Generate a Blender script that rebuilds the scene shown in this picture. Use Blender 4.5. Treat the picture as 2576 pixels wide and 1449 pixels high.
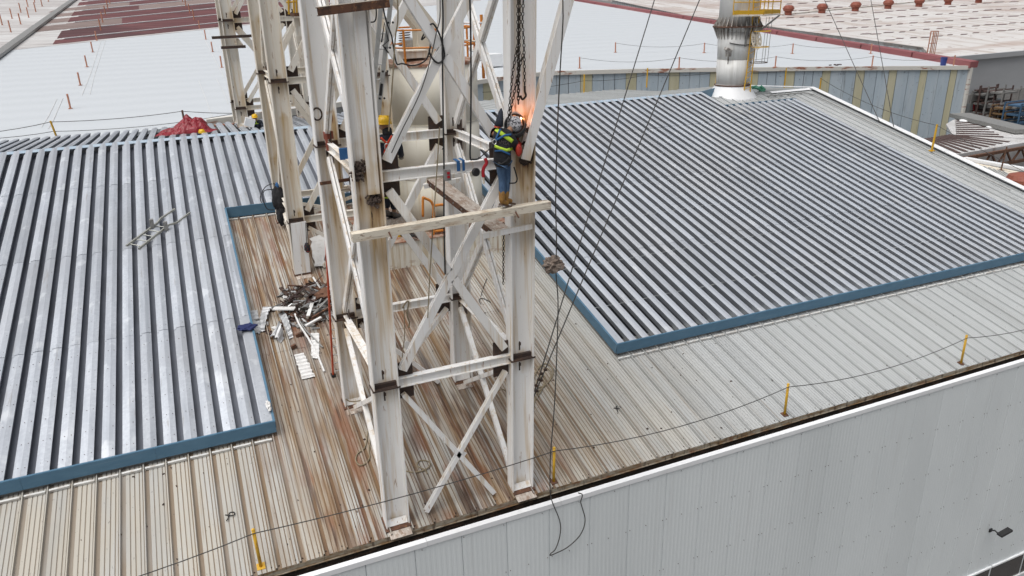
import bpy, bmesh, math, random
from mathutils import Vector, Matrix, noise as mnoise
random.seed(7)
sc = bpy.context.scene
for o in list(bpy.data.objects): bpy.data.objects.remove(o)
# ------------------------------------------------------------------ camera
CAMZ = 10.5
YAW, PITCH, ROLL, FPX = math.radians(22.8), math.radians(21.3), math.radians(-1.62), 1876.0
_cy, _sy, _cp, _sp = math.cos(YAW), math.sin(YAW), math.cos(PITCH), math.sin(PITCH)
_f = Vector((_sy*_cp, _cy*_cp, -_sp)); _r = Vector((_cy, -_sy, 0)); _u = _r.cross(_f)
_cr, _sr = math.cos(ROLL), math.sin(ROLL)
RIGHT = _cr*_r + _sr*_u; UPV = -_sr*_r + _cr*_u; FWD = _f
cd = bpy.data.cameras.new('Camera'); cam = bpy.data.objects.new('Camera', cd); sc.collection.objects.link(cam)
cd.sensor_width = 36; cd.lens = 36*FPX/2576; cd.clip_start = .1; cd.clip_end = 4000
m = Matrix((RIGHT, UPV, -FWD)).transposed().to_4x4(); m.translation = (0, 0, CAMZ)
cam.matrix_world = m; sc.camera = cam
sc.render.resolution_x, sc.render.resolution_y = 1024, 576
# ------------------------------------------------------------------ overcast sky, soft sun, exposure
wd = bpy.data.worlds.new('World'); sc.world = wd; wd.use_nodes = True
nt = wd.node_tree; bg = nt.nodes['Background']
sky = nt.nodes.new('ShaderNodeTexSky'); sky.sky_type = 'NISHITA'; sky.sun_disc = False
SUN_EL, SUN_AZ = math.radians(68), math.radians(250)
sky.sun_elevation = SUN_EL; sky.sun_rotation = SUN_AZ
sky.air_density = 1.0; sky.dust_density = 6.0; sky.ozone_density = 1.0
hs = nt.nodes.new('ShaderNodeHueSaturation'); hs.inputs['Saturation'].default_value = .35
nt.links.new(sky.outputs[0], hs.inputs['Color']); nt.links.new(hs.outputs[0], bg.inputs[0]); bg.inputs[1].default_value = .075
sl = bpy.data.lights.new('sun', 'SUN'); sun = bpy.data.objects.new('sun', sl); sc.collection.objects.link(sun)
sl.energy = 1.5; sl.angle = math.radians(60); sl.color = (1, .985, .965)
# sun_rotation is measured clockwise from +Y
sdir = Vector((math.sin(SUN_AZ)*math.cos(SUN_EL), math.cos(SUN_AZ)*math.cos(SUN_EL), math.sin(SUN_EL)))
sun.rotation_euler = sdir.to_track_quat('Z', 'Y').to_euler(); sun.location = (0, -20, 60)
vs = sc.view_settings; vs.view_transform = 'Standard'; vs.look = 'None'; vs.gamma = 1; vs.use_curve_mapping = False
vs.exposure = 0.52
# ------------------------------------------------------------------ where things stand: points of the place seen along a line of sight
CAMP = Vector((0, 0, CAMZ))
def ray(x, y): return RIGHT*((x-1288)/FPX) - UPV*((y-724.5)/FPX) + FWD
SLOPE = math.radians(13.5); TS = math.tan(SLOPE); YE = 12.83          # main roof: eave line at y = YE, z = 0
def zroof(y): return (y-YE)*TS
def PR(x, y, h=0):
    r = ray(x, y); k = (-YE*TS+h-CAMZ)/(r.z-TS*r.y); return CAMP+r*k
def PZ(x, y, z):
    r = ray(x, y); return CAMP+r*((z-CAMZ)/r.z)
def PY(x, y, Y):
    r = ray(x, y); return CAMP+r*(Y/r.y)
def PX(x, y, X):
    r = ray(x, y); return CAMP+r*(X/r.x)
def PP(x, y, p0, n):
    r = ray(x, y); n = Vector(n); return CAMP+r*(n.dot(Vector(p0)-CAMP)/n.dot(r))
RIDGE = 33.85; FSL = math.radians(4.0); TF = math.tan(FSL); FAR_EAVE = 42.0
def zfar(y): return zroof(RIDGE)-(y-RIDGE)*TF
N1, P1 = (0, -.0787, 1), (0, 60, 1.8)                               # neighbour's white roof
def W1(x, y, h=0): return PP(x, y, (0, 60, 1.8+h), N1)
def W2(x, y, h=0): return PP(x, y, (0, 60, 1.3+h), N1)
# ------------------------------------------------------------------ object helpers
COL = sc.collection
def wloc(o):
    v = Vector((0, 0, 0))
    while o: v = v+o.location; o = o.parent
    return v
def tag(o, label=None, cat=None, group=None, kind=None):
    if label: o['label'] = label
    if cat: o['category'] = cat
    if group: o['group'] = group
    if kind: o['kind'] = kind
    return o
def thing(name, label, cat, loc=(0, 0, 0), group=None, kind=None):
    o = bpy.data.objects.new(name, None); COL.objects.link(o); o.location = loc; o.empty_display_size = .2
    return tag(o, label, cat, group, kind)
class MB:
    def __init__(s): s.v = []; s.f = []; s.m = []
    def add(s, vs, fs, mi=0):
        b = len(s.v); s.v += [Vector(p) for p in vs]; s.f += [[b+i for i in f] for f in fs]; s.m += [mi]*len(fs); return s
    def box(s, c, d, R=None, mi=0):
        c = Vector(c); h = [Vector((x*d[0]/2, y*d[1]/2, z*d[2]/2)) for x in (-1, 1) for y in (-1, 1) for z in (-1, 1)]
        if R is not None: h = [R @ p for p in h]
        return s.add([c+p for p in h], [(0, 1, 3, 2), (4, 6, 7, 5), (0, 4, 5, 1), (2, 3, 7, 6), (0, 2, 6, 4), (1, 5, 7, 3)], mi)
    def prism(s, prof, p0, p1, up=(0, 0, 1), mi=0, n=1):
        p0, p1 = Vector(p0), Vector(p1); a = (p1-p0).normalized(); u = Vector(up); u = (u-a*u.dot(a)).normalized(); r = a.cross(u)
        k = len(prof); vs = []
        for j in range(n+1):
            q = p0.lerp(p1, j/n); vs += [q+r*x+u*y for x, y in prof]
        fs = []
        for j in range(n):
            for i in range(k): fs.append((j*k+i, j*k+(i+1) % k, (j+1)*k+(i+1) % k, (j+1)*k+i))
        fs += [tuple(range(k))[::-1], tuple(range(n*k, n*k+k))]
        return s.add(vs, fs, mi)
    def bar(s, p0, p1, w, h, up=(0, 0, 1), mi=0, n=1):
        return s.prism([(-w/2, -h/2), (w/2, -h/2), (w/2, h/2), (-w/2, h/2)], p0, p1, up, mi, n)
    def tube(s, pts, r, n=6, mi=0, cap=True):
        pts = [Vector(p) for p in pts]; k = len(pts); vs = []; ref = None
        rr = r if isinstance(r, (list, tuple)) else [r]*k
        for i, p in enumerate(pts):
            d = (pts[min(i+1, k-1)]-pts[max(i-1, 0)]).normalized()
            if ref is None: ref = d.orthogonal().normalized()
            ref = (ref-d*ref.dot(d)); ref = ref.normalized() if ref.length > 1e-6 else d.orthogonal().normalized()
            b = d.cross(ref)
            vs += [p+(ref*math.cos(2*math.pi*j/n)+b*math.sin(2*math.pi*j/n))*rr[i] for j in range(n)]
        fs = [(i*n+j, i*n+(j+1) % n, (i+1)*n+(j+1) % n, (i+1)*n+j) for i in range(k-1) for j in range(n)]
        if cap: fs += [tuple(range(n))[::-1], tuple(range((k-1)*n, k*n))]
        return s.add(vs, fs, mi)
    def lathe(s, prof, c, n=24, mi=0, ax=(0, 0, 1)):
        c = Vector(c); q = Vector((0, 0, 1)).rotation_difference(Vector(ax)); vs = []
        for r, z in prof: vs += [c+q @ Vector((r*math.cos(2*math.pi*j/n), r*math.sin(2*math.pi*j/n), z)) for j in range(n)]
        k = len(prof)
        fs = [(i*n+j, i*n+(j+1) % n, (i+1)*n+(j+1) % n, (i+1)*n+j) for i in range(k-1) for j in range(n)]
        fs += [tuple(range(n))[::-1], tuple(range((k-1)*n, k*n))]
        return s.add(vs, fs, mi)
    def grid(s, c, d, n, mi=0):
        """box with each face cut into a grid, so that stains can be carried by its corners"""
        c = Vector(c); d = Vector(d)
        for ax in range(3):
            a, b = (ax+1) % 3, (ax+2) % 3
            for sg in (-1, 1):
                na, nb = n[a], n[b]; vs = []
                for i in range(na+1):
                    for j in range(nb+1):
                        p = Vector((0, 0, 0)); p[ax] = sg*d[ax]/2; p[a] = (i/na-.5)*d[a]; p[b] = (j/nb-.5)*d[b]; vs.append(c+p)
                fs = []
                for i in range(na):
                    for j in range(nb):
                        q = (i*(nb+1)+j, (i+1)*(nb+1)+j, (i+1)*(nb+1)+j+1, i*(nb+1)+j+1); fs.append(q if sg > 0 else q[::-1])
                s.add(vs, fs, mi)
        return s
    def poly(s, pts, th, nrm=(0, 0, 1), mi=0):
        """flat plate with outline pts, th thick, its top at pts"""
        k = len(pts); n = Vector(nrm).normalized()*th
        vs = [Vector(p) for p in pts]+[Vector(p)-n for p in pts]
        return s.add(vs, [tuple(range(k)), tuple(range(k, 2*k))[::-1]]+[(i, k+i, k+(i+1) % k, (i+1) % k) for i in range(k)], mi)
    def build(s, name, mat, parent=None, smooth=False, stain=None, shear=None):
        if shear: s.v = [shear(p) for p in s.v]
        off = wloc(parent) if parent else Vector((0, 0, 0))
        me = bpy.data.meshes.new(name); me.from_pydata([p-off for p in s.v], [], s.f)
        mats = mat if isinstance(mat, (list, tuple)) else [mat]
        for q in mats: me.materials.append(q)
        if len(mats) > 1:
            for pl, i in zip(me.polygons, s.m): pl.material_index = i
        if stain:
            at = me.attributes.new('stain', 'FLOAT', 'POINT')
            for i, p in enumerate(s.v): at.data[i].value = stain(p)
        if smooth:
            for pl in me.polygons: pl.use_smooth = True
        me.update()
        o = bpy.data.objects.new(name, me); COL.objects.link(o)
        if parent: o.parent = parent
        return o
def base_of(mb): 
    lo = min(p.z for p in mb.v); x = sum(p.x for p in mb.v)/len(mb.v); y = sum(p.y for p in mb.v)/len(mb.v); return Vector((x, y, lo))
def solo(mb, name, mat, label, cat, group=None, smooth=False, kind=None, stain=None):
    """a thing that is one mesh, its origin at its base"""
    off = base_of(mb); mb.v = [p-off for p in mb.v]
    o = mb.build(name, mat, None, smooth, stain and (lambda p: stain(p+off))); o.location = off
    return tag(o, label, cat, group, kind)
def inst(name, me, parent, loc, rot=(0, 0, 0), label=None):
    o = bpy.data.objects.new(name, me); COL.objects.link(o); o.parent = parent
    o.location = Vector(loc)-(wloc(parent) if parent else Vector()); o.rotation_euler = rot
    if label: o['label'] = label
    return o
def sag(p0, p1, d, n=12):
    p0, p1 = Vector(p0), Vector(p1)
    return [p0.lerp(p1, i/n)-Vector((0, 0, d*4*(i/n)*(1-i/n))) for i in range(n+1)]
def smooth_path(pts, n=6):
    pts = [Vector(p) for p in pts]; out = []
    for i in range(len(pts)-1):
        a, b, c, d = pts[max(i-1, 0)], pts[i], pts[i+1], pts[min(i+2, len(pts)-1)]
        for j in range(n):
            t = j/n
            out.append(.5*((2*b)+(c-a)*t+(2*a-5*b+4*c-d)*t*t+(3*b-a-3*c+d)*t**3))
    return out+[pts[-1]]
# ------------------------------------------------------------------ materials
def pm(name, col, rough=.6, metal=0, layers=(), bump=None, rnd=0, spec=None, alpha=None):
    """layers: dicts with scale (per world axis), col, lo, hi, fac, detail, and optionally attr (a stain or groove mask), xr (fade along world x), yr, zr, obj (noise offset per object)"""
    mt = bpy.data.materials.new(name); mt.use_nodes = True; t = mt.node_tree; N = t.nodes; L = t.links; b = N['Principled BSDF']
    b.inputs['Roughness'].default_value = rough; b.inputs['Metallic'].default_value = metal
    if spec is not None: b.inputs['Specular IOR Level'].default_value = spec
    geo = N.new('ShaderNodeNewGeometry'); pos = geo.outputs['Position']
    c = N.new('ShaderNodeRGB'); c.outputs[0].default_value = (*col, 1); cur = c.outputs[0]
    def math_(op, a, bb, clamp=False):
        n = N.new('ShaderNodeMath'); n.operation = op; n.use_clamp = clamp
        for i, q in enumerate((a, bb)):
            if q is None: continue
            if isinstance(q, (int, float)): n.inputs[i].default_value = q
            else: L.new(q, n.inputs[i])
        return n.outputs[0]
    def nz(scale, detail=3, rot=0, kind='noise'):
        mp = N.new('ShaderNodeMapping'); L.new(pos, mp.inputs[0]); mp.inputs['Scale'].default_value = scale; mp.inputs['Rotation'].default_value = (0, 0, rot)
        if kind == 'vor':
            tx = N.new('ShaderNodeTexVoronoi'); tx.inputs['Scale'].default_value = 1; L.new(mp.outputs[0], tx.inputs['Vector'])
            sp = N.new('ShaderNodeSeparateColor'); L.new(tx.outputs['Color'], sp.inputs[0]); return sp.outputs[0]
        if kind == 'wave':
            tx = N.new('ShaderNodeTexWave'); tx.inputs['Scale'].default_value = 1; tx.wave_profile = 'SIN'; L.new(mp.outputs[0], tx.inputs['Vector']); return tx.outputs['Fac']
        tx = N.new('ShaderNodeTexNoise'); tx.inputs['Scale'].default_value = 1; tx.inputs['Detail'].default_value = detail; tx.inputs['Roughness'].default_value = .6
        L.new(mp.outputs[0], tx.inputs['Vector']); return tx.outputs['Fac']
    def mr(v, a, bb):
        n = N.new('ShaderNodeMapRange'); L.new(v, n.inputs[0]); n.inputs[1].default_value = a; n.inputs[2].default_value = bb; return n.outputs[0]
    sep = None
    for ly in layers:
        if ly.get('attr'):
            at = N.new('ShaderNodeAttribute'); at.attribute_name = ly['attr']
            fac = math_('ADD', at.outputs['Fac'], math_('MULTIPLY', math_('SUBTRACT', nz(ly['scale'], ly.get('detail', 4)), .5), ly.get('mod', .6)))
            fac = mr(fac, ly['lo'], ly['hi'])
        else:
            fac = mr(nz(ly['scale'], ly.get('detail', 3), ly.get('rot', 0), ly.get('kind', 'noise')), ly['lo'], ly['hi'])
        for key, ix in (('xr', 0), ('yr', 1), ('zr', 2)):
            if key in ly:
                if sep is None: sep = N.new('ShaderNodeSeparateXYZ'); L.new(pos, sep.inputs[0])
                for a, bb in ly[key]: fac = math_('MULTIPLY', fac, mr(sep.outputs[ix], a, bb))
        fac = math_('MULTIPLY', fac, ly.get('fac', 1), True)
        mx = N.new('ShaderNodeMix'); mx.data_type = 'RGBA'; L.new(fac, mx.inputs[0]); L.new(cur, mx.inputs[6]); mx.inputs[7].default_value = (*ly['col'], 1); cur = mx.outputs[2]
    if rnd:
        oi = N.new('ShaderNodeObjectInfo'); h = N.new('ShaderNodeHueSaturation'); L.new(cur, h.inputs['Color'])
        L.new(math_('ADD', math_('MULTIPLY', oi.outputs['Random'], 2*rnd), 1-rnd), h.inputs['Value']); cur = h.outputs[0]
    L.new(cur, b.inputs['Base Color'])
    if bump:
        bp = N.new('ShaderNodeBump'); bp.inputs['Strength'].default_value = bump[1]; bp.inputs['Distance'].default_value = bump[2]
        L.new(nz(bump[0], 4, bump[3] if len(bump) > 3 else 0, bump[4] if len(bump) > 4 else 'noise'), bp.inputs['Height']); L.new(bp.outputs[0], b.inputs['Normal'])
    return mt
RUST = (.20, .075, .025); DRUST = (.055, .028, .017); OCHRE = (.50, .34, .14)
M = {}
ORD = ['first', 'second', 'third', 'fourth', 'fifth', 'sixth', 'seventh', 'eighth', 'ninth', 'tenth']
M['galv'] = pm('galvanised', (.71, .755, .81), .42, .65, [dict(scale=(16, 16, 16), kind='vor', lo=0, hi=1, col=(.66, .69, .74), fac=.6), dict(scale=(3, .3, .3), lo=.42, hi=.72, col=(.58, .61, .65), fac=.8), dict(scale=(.3, .25, .2), lo=.45, hi=.66, col=(.66, .675, .70), fac=.7), dict(scale=(1.6, 1.1, 1), lo=.60, hi=.68, col=(.88, .90, .92), fac=.6), dict(scale=(9, .6, 2), lo=.64, hi=.74, col=(.30, .29, .28), fac=.6)], rnd=.10, bump=((1.2, .5, .5), .25, .03))
M['cream_sheet'] = pm('cream_sheet', (.42, .435, .435), .6, 0, [
    dict(scale=(1.2, .25, 1), lo=.2, hi=.6, col=(.42, .392, .335), fac=.95, xr=[(13, 8)]),
    dict(attr='groove', scale=(5, .3, 1), lo=.35, hi=1.25, col=(.15, .145, .135), fac=.65, mod=.8),  # groove grey paints the shade beside the ribs, mixed with grime
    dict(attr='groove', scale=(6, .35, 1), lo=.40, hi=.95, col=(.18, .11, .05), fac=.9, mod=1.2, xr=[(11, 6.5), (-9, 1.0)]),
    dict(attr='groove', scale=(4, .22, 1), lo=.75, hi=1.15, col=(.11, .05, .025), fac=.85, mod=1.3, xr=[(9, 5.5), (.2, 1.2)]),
    dict(scale=(10, .2, 1), lo=.50, hi=.62, col=(.24, .15, .07), fac=.75, xr=[(9.5, 6), (-.6, 1.2)]),
    dict(scale=(4.2, .18, 1), lo=.53, hi=.64, col=(.14, .07, .035), fac=.8, xr=[(9, 5.5), (-.3, 1.2)]),
    dict(scale=(1.3, .22, 1), lo=.44, hi=.62, col=(.22, .135, .065), fac=.62, xr=[(9.5, 6), (-.3, 1.5)]),
    dict(scale=(2.4, .45, 1), lo=.54, hi=.66, col=(.20, .075, .03), fac=.75, xr=[(8, 5.5), (.4, 1.4)]),
    dict(scale=(7, .28, 1), lo=.57, hi=.65, col=(.085, .045, .028), fac=.8, xr=[(8, 5.5), (.2, 1.2)]),
    dict(scale=(3.0, .12, 1), lo=.52, hi=.64, col=(.06, .036, .024), fac=.85, xr=[(6.3, 5), (3.3, 4.3)]),
    dict(scale=(7, .2, 1), lo=.60, hi=.72, col=(.26, .19, .12), fac=.55, xr=[(16, 9)]),
    dict(scale=(30, 9, 1), lo=.68, hi=.72, col=(.06, .05, .045), fac=.7),
    dict(scale=(2, .2, 1), lo=.5, hi=.7, col=(.33, .335, .325), fac=.45)], rnd=.07, bump=((40, 8, 8), .15, .01))
M['grey_sheet'] = pm('grey_sheet', (.62, .63, .63), .5, .1, [dict(scale=(5, .3, 1), lo=.5, hi=.7, col=(.50, .50, .48), fac=.6), dict(scale=(20, .6, 1), lo=.62, hi=.72, col=(.40, .37, .33), fac=.5)], rnd=.04)
M['galv_dim'] = pm('dimmed_galvanised', (.60, .635, .68), .45, .6, [dict(scale=(16, 16, 16), kind='vor', lo=0, hi=1, col=(.48, .51, .56), fac=.65), dict(scale=(3, .3, .3), lo=.42, hi=.70, col=(.40, .43, .475), fac=.85), dict(scale=(.3, .25, .2), lo=.45, hi=.66, col=(.46, .48, .51), fac=.7), dict(scale=(1.6, 1.1, 1), lo=.60, hi=.68, col=(.72, .75, .78), fac=.6), dict(scale=(9, .6, 2), lo=.64, hi=.74, col=(.34, .33, .32), fac=.6)], rnd=.12, bump=((1.2, .5, .5), .25, .03))  # darker copy of galvanised: the left roof's dimmer sky reflection put into colour
M['liner'] = pm('shade_liner', (.19, .205, .24), .7, .2, [dict(scale=(3, .4, 1), lo=.45, hi=.65, col=(.14, .15, .175))])
M['old_deck'] = pm('shaded_old_roof', (.032, .034, .04), .9, 0, [dict(scale=(3, .5, 1), lo=.45, hi=.65, col=(.05, .052, .058))])  # near-black colour stands in for the shade inside the right roof's gaps
STL = [dict(scale=(1.5, 1.5, .25), lo=.42, hi=.7, col=(.76, .73, .66), fac=.45), dict(scale=(9, 9, .4), lo=.52, hi=.70, col=(.58, .43, .25), fac=.65),
       dict(attr='stain', scale=(22, 22, .7), lo=.08, hi=.75, col=OCHRE, fac=.85, mod=.7), dict(attr='stain', scale=(26, 26, 1.2), lo=.68, hi=1.1, col=RUST, mod=.95), dict(attr='stain', scale=(18, 18, 8), lo=.90, hi=1.15, col=(.02, .013, .01), mod=.8),
       dict(scale=(14, 14, 2.2), lo=.66, hi=.73, col=(.30, .14, .05), fac=.8), dict(scale=(45, 45, 12), lo=.70, hi=.74, col=(.22, .11, .05), fac=.8)]
M['tower'] = pm('tower_paint', (.88, .875, .86), .55, 0, STL, bump=((6, 6, 1.5), .08, .02))
M['tower2'] = pm('tower_paint_warm', (.78, .74, .66), .55, 0, STL, bump=((6, 6, 1.5), .08, .02))
M['gusset'] = pm('bare_rusty_plate', (.055, .038, .032), .75, .2, [dict(scale=(8, 8, 8), lo=.45, hi=.7, col=(.10, .055, .035)), dict(scale=(20, 20, 20), lo=.62, hi=.7, col=(.18, .10, .06), fac=.5)])
M['rusty'] = pm('rusty_steel', (.13, .06, .035), .8, .1, [dict(scale=(6, 6, 6), lo=.45, hi=.65, col=(.05, .03, .022)), dict(scale=(14, 14, 14), lo=.58, hi=.68, col=(.27, .13, .06))])
M['worn_cream'] = pm('worn_cream_paint', (.71, .65, .54), .65, 0, [dict(scale=(4, 4, 12), lo=.5, hi=.68, col=(.55, .48, .38), fac=.7), dict(scale=(9, 30, 30), lo=.63, hi=.69, col=(.20, .11, .06), fac=.8), dict(scale=(2.2, 9, 9), lo=.56, hi=.66, col=(.38, .24, .13), fac=.55), dict(scale=(1.2, 6, 30), lo=.6, hi=.64, col=(.14, .08, .05), fac=.7)])
M['plank_top'] = pm('worn_channel', (.46, .41, .36), .7, 0, [dict(scale=(9, 4, 9), lo=.42, hi=.62, col=(.25, .16, .11), fac=.8), dict(scale=(30, 9, 30), lo=.56, hi=.66, col=(.66, .62, .56), fac=.7)])
M['blue'] = pm('blue_fascia', (.075, .165, .25), .5, 0, [dict(scale=(2, 2, 6), lo=.45, hi=.7, col=(.09, .19, .28)), dict(scale=(.7, .7, 9), lo=.6, hi=.75, col=(.16, .24, .30), fac=.4)])
M['facade'] = pm('facade_sheet', (.74, .78, .785), .5, .1, [dict(scale=(.4, .4, .15), lo=.4, hi=.7, col=(.69, .73, .735)), dict(scale=(5, 5, .25), lo=.58, hi=.75, col=(.62, .64, .64), fac=.45), dict(scale=(1.3, 1.3, .1), lo=.62, hi=.72, col=(.52, .52, .505), fac=.4, zr=[(-3.5, -.3)])], rnd=.03)
M['white'] = pm('white_trim', (.80, .81, .82), .45, 0, [dict(scale=(2, 2, 2), lo=.5, hi=.75, col=(.70, .71, .71), fac=.6)], rnd=.03)
M['flash'] = pm('grey_flashing', (.66, .66, .64), .5, .1, [dict(scale=(5, 5, 9), lo=.5, hi=.7, col=(.40, .33, .27), fac=.7)], rnd=.06)
M['muck'] = pm('gutter_muck', (.035, .027, .02), .9, 0, [dict(scale=(3, 9, 9), lo=.5, hi=.65, col=(.10, .06, .04)), dict(scale=(12, 12, 12), lo=.62, hi=.7, col=(.2, .15, .1), fac=.5)], bump=((12, 12, 12), .8, .05))
M['lip'] = pm('dirty_eave', (.36, .32, .25), .7, 0, [dict(scale=(3, 3, 14), lo=.42, hi=.62, col=(.22, .14, .07)), dict(scale=(9, 9, 2), lo=.52, hi=.65, col=(.09, .06, .04), fac=.85), dict(scale=(2, 2, 2), lo=.58, hi=.7, col=RUST, fac=.6)])
M['yellow'] = pm('yellow_paint', (.62, .36, .025), .5, 0, [dict(scale=(9, 9, 4), lo=.58, hi=.7, col=(.36, .17, .03), fac=.7)])
M['orange'] = pm('orange_paint', (.62, .22, .03), .5, 0, [dict(scale=(7, 7, 4), lo=.55, hi=.7, col=(.36, .11, .03), fac=.8)])
M['post_far'] = pm('faded_orange', (.48, .22, .14), .7, 0, [dict(scale=(2, 2, 3), lo=.45, hi=.65, col=(.42, .20, .14))])
M['alu'] = pm('aluminium', (.66, .67, .66), .35, .85, [dict(scale=(8, 8, 8), lo=.5, hi=.7, col=(.5, .5, .48), fac=.6)])
M['ladder_grey'] = pm('dull_ladder', (.38, .385, .35), .5, .5, [dict(scale=(9, 9, 9), lo=.5, hi=.7, col=(.4, .39, .35), fac=.6)])
M['black'] = pm('black_rubber', (.018, .018, .019), .6)
M['wire'] = pm('steel_wire', (.075, .073, .07), .55, .5)
M['chain'] = pm('dark_chain', (.045, .036, .03), .55, .6)
M['rope'] = pm('old_rope', (.30, .25, .17), .9, 0, [dict(scale=(60, 60, 60), lo=.4, hi=.6, col=(.2, .16, .1))])
M['redpaint'] = pm('orange_red_fibreglass', (.52, .075, .025), .45, 0, [dict(scale=(9, 9, 4), lo=.55, hi=.7, col=(.33, .05, .03), fac=.7)])
M['tarp'] = pm('red_tarpaulin', (.24, .008, .02), .42, 0, [dict(scale=(3, 3, 3), lo=.45, hi=.7, col=(.19, .014, .02))])
M['tank'] = pm('tank_paint', (.69, .66, .57), .55, 0, [dict(scale=(1.2, 1.2, .2), lo=.45, hi=.7, col=(.62, .57, .45), fac=.7), dict(scale=(5, 5, .25), lo=.58, hi=.7, col=(.48, .37, .2), fac=.55), dict(scale=(30, 30, 30), lo=.7, hi=.74, col=(.2, .15, .1), fac=.7)])
M['plinth'] = pm('stained_plinth', (.74, .71, .63), .7, 0, [dict(scale=(12, 12, .6), lo=.48, hi=.62, col=(.52, .42, .27), fac=.8), dict(scale=(6, 6, .5), lo=.60, hi=.70, col=(.28, .13, .05), fac=.8), dict(scale=(2.5, 2.5, 6), lo=.55, hi=.68, col=(.30, .13, .05), fac=.9, zr=[(2.75, 2.3)])])
M['platform'] = pm('rusty_deck', (.36, .27, .21), .8, 0, [dict(scale=(3, 3, 3), lo=.42, hi=.6, col=(.27, .11, .06)), dict(scale=(9, 9, 9), lo=.55, hi=.65, col=(.52, .46, .38), fac=.8)])
M['stack'] = pm('stack_white', (.70, .70, .68), .45, .1, [dict(scale=(5, 5, .16), lo=.5, hi=.7, col=(.50, .49, .46), fac=.6), dict(scale=(11, 11, .3), lo=.64, hi=.74, col=(.30, .29, .27), fac=.5), dict(scale=(7, 7, .5), lo=.45, hi=.6, col=(.42, .40, .37), fac=.45, zr=[(7.6, 8.6), (9.6, 9.0)])])
M['dirty_fin'] = pm('sooty_steel', (.46, .44, .41), .7, .2, [dict(scale=(8, 8, 3), lo=.45, hi=.65, col=(.15, .125, .105)), dict(scale=(14, 14, 6), lo=.6, hi=.7, col=(.5, .48, .44), fac=.6)])
RR = math.radians(-20)
M['wroof'] = pm('white_roof_sheet', (.53, .56, .585), .5, 0, [dict(scale=(.05, .12, .1), lo=.4, hi=.7, col=(.53, .56, .585)), dict(scale=(.5, 3, 1), lo=.6, hi=.75, col=(.47, .50, .52), fac=.4, rot=.35)], bump=((0, .33, 0), .25, .25, .30, 'wave'))
M['wbrown'] = pm('weathered_white_sheet', (.50, .49, .48), .6, 0, [dict(scale=(.1, 1.2, 1), lo=.42, hi=.62, col=(.36, .33, .32), rot=.3), dict(scale=(.06, .1, .1), lo=.5, hi=.65, col=(.58, .58, .575), fac=.8)], bump=((0, .33, 0), .5, .3, .30, 'wave'))
M['maroon'] = pm('maroon_sheet', (.10, .028, .03), .7, 0, [dict(scale=(.12, .9, .5), lo=.42, hi=.65, col=(.15, .05, .05), rot=.3), dict(scale=(.05, .05, .05), lo=.5, hi=.65, col=(.07, .022, .024))], rnd=.15, bump=((0, .33, 0), .5, .3, .30, 'wave'))
M['brownsheet'] = pm('brown_sheet', (.20, .145, .13), .7, 0, [dict(scale=(.2, .9, .5), lo=.42, hi=.65, col=(.26, .20, .185), rot=.3)], rnd=.15, bump=((0, .33, 0), .5, .3, .30, 'wave'))
M['redcap'] = pm('red_ridge_cap', (.25, .08, .085), .6, 0, [dict(scale=(.3, .1, .5), lo=.5, hi=.7, col=(.31, .12, .12))], rnd=.06)
M['wblue'] = pm('blue_grey_cladding', (.44, .52, .58), .55, 0, [dict(scale=(1.2, 1.2, .12), lo=.45, hi=.68, col=(.51, .575, .62)), dict(scale=(3, 3, 3), lo=.66, hi=.71, col=(.12, .13, .15), fac=.7), dict(scale=(2.2, 2.2, .25), lo=.6, hi=.72, col=(.2, .22, .24), fac=.6)], rnd=.05, bump=((3, 0, 0), .6, .05, .3, 'wave'))
M['wyellow'] = pm('yellowish_cladding', (.53, .50, .34), .6, 0, [dict(scale=(1.2, 1.2, .12), lo=.45, hi=.68, col=(.58, .55, .40)), dict(scale=(2.2, 2.2, .25), lo=.6, hi=.72, col=(.26, .24, .15), fac=.6)], rnd=.05, bump=((3, 0, 0), .6, .05, .3, 'wave'))
M['wtrim'] = pm('rusty_white_trim', (.64, .62, .57), .6, 0, [dict(scale=(.5, .5, 2), lo=.55, hi=.65, col=(.30, .11, .06))], rnd=.08)
M['gwall'] = pm('grey_wall_sheet', (.40, .41, .42), .6, 0, [dict(scale=(.1, .1, .3), lo=.4, hi=.7, col=(.36, .37, .38))], bump=((1.6, 0, 0), .3, .06, 0, 'wave'))
M['block'] = pm('grey_blockwork', (.27, .26, .245), .85, 0, [dict(scale=(1, 1, 3), lo=.45, hi=.65, col=(.22, .21, .20)), dict(scale=(.3, .3, .3), lo=.5, hi=.7, col=(.31, .30, .29))])
M['whs'] = pm('warehouse_roof', (.60, .585, .57), .65, 0, [dict(scale=(.1, .02, .1), lo=.42, hi=.6, col=(.44, .38, .355), fac=.8, yr=[(85, 130)]), dict(scale=(.5, .09, .5), lo=.5, hi=.65, col=(.44, .38, .34), fac=.8), dict(scale=(.05, .25, .1), lo=.55, hi=.66, col=(.36, .25, .2), fac=.6), dict(scale=(.9, .9, 1), lo=.64, hi=.69, col=(.24, .13, .10), fac=.8)], bump=((.8, 0, 0), .4, .2, 0, 'wave'))
M['patch'] = pm('dark_roof_patch', (.14, .09, .085), .7, rnd=.2)
M['vent'] = pm('orange_turbine', (.27, .085, .055), .5, .1, [dict(scale=(2, 2, 2), lo=.5, hi=.7, col=(.22, .05, .03))])
M['shed'] = pm('shed_sheet', (.50, .49, .48), .6, 0, [dict(scale=(.3, .8, .5), lo=.45, hi=.65, col=(.60, .60, .60)), dict(scale=(1.5, .3, .5), lo=.6, hi=.7, col=(.22, .15, .12), fac=.6)], bump=((2.4, 0, 0), .5, .08, .25, 'wave'))
M['darkbrown'] = pm('dark_brown_strip', (.08, .05, .045), .8)
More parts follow.
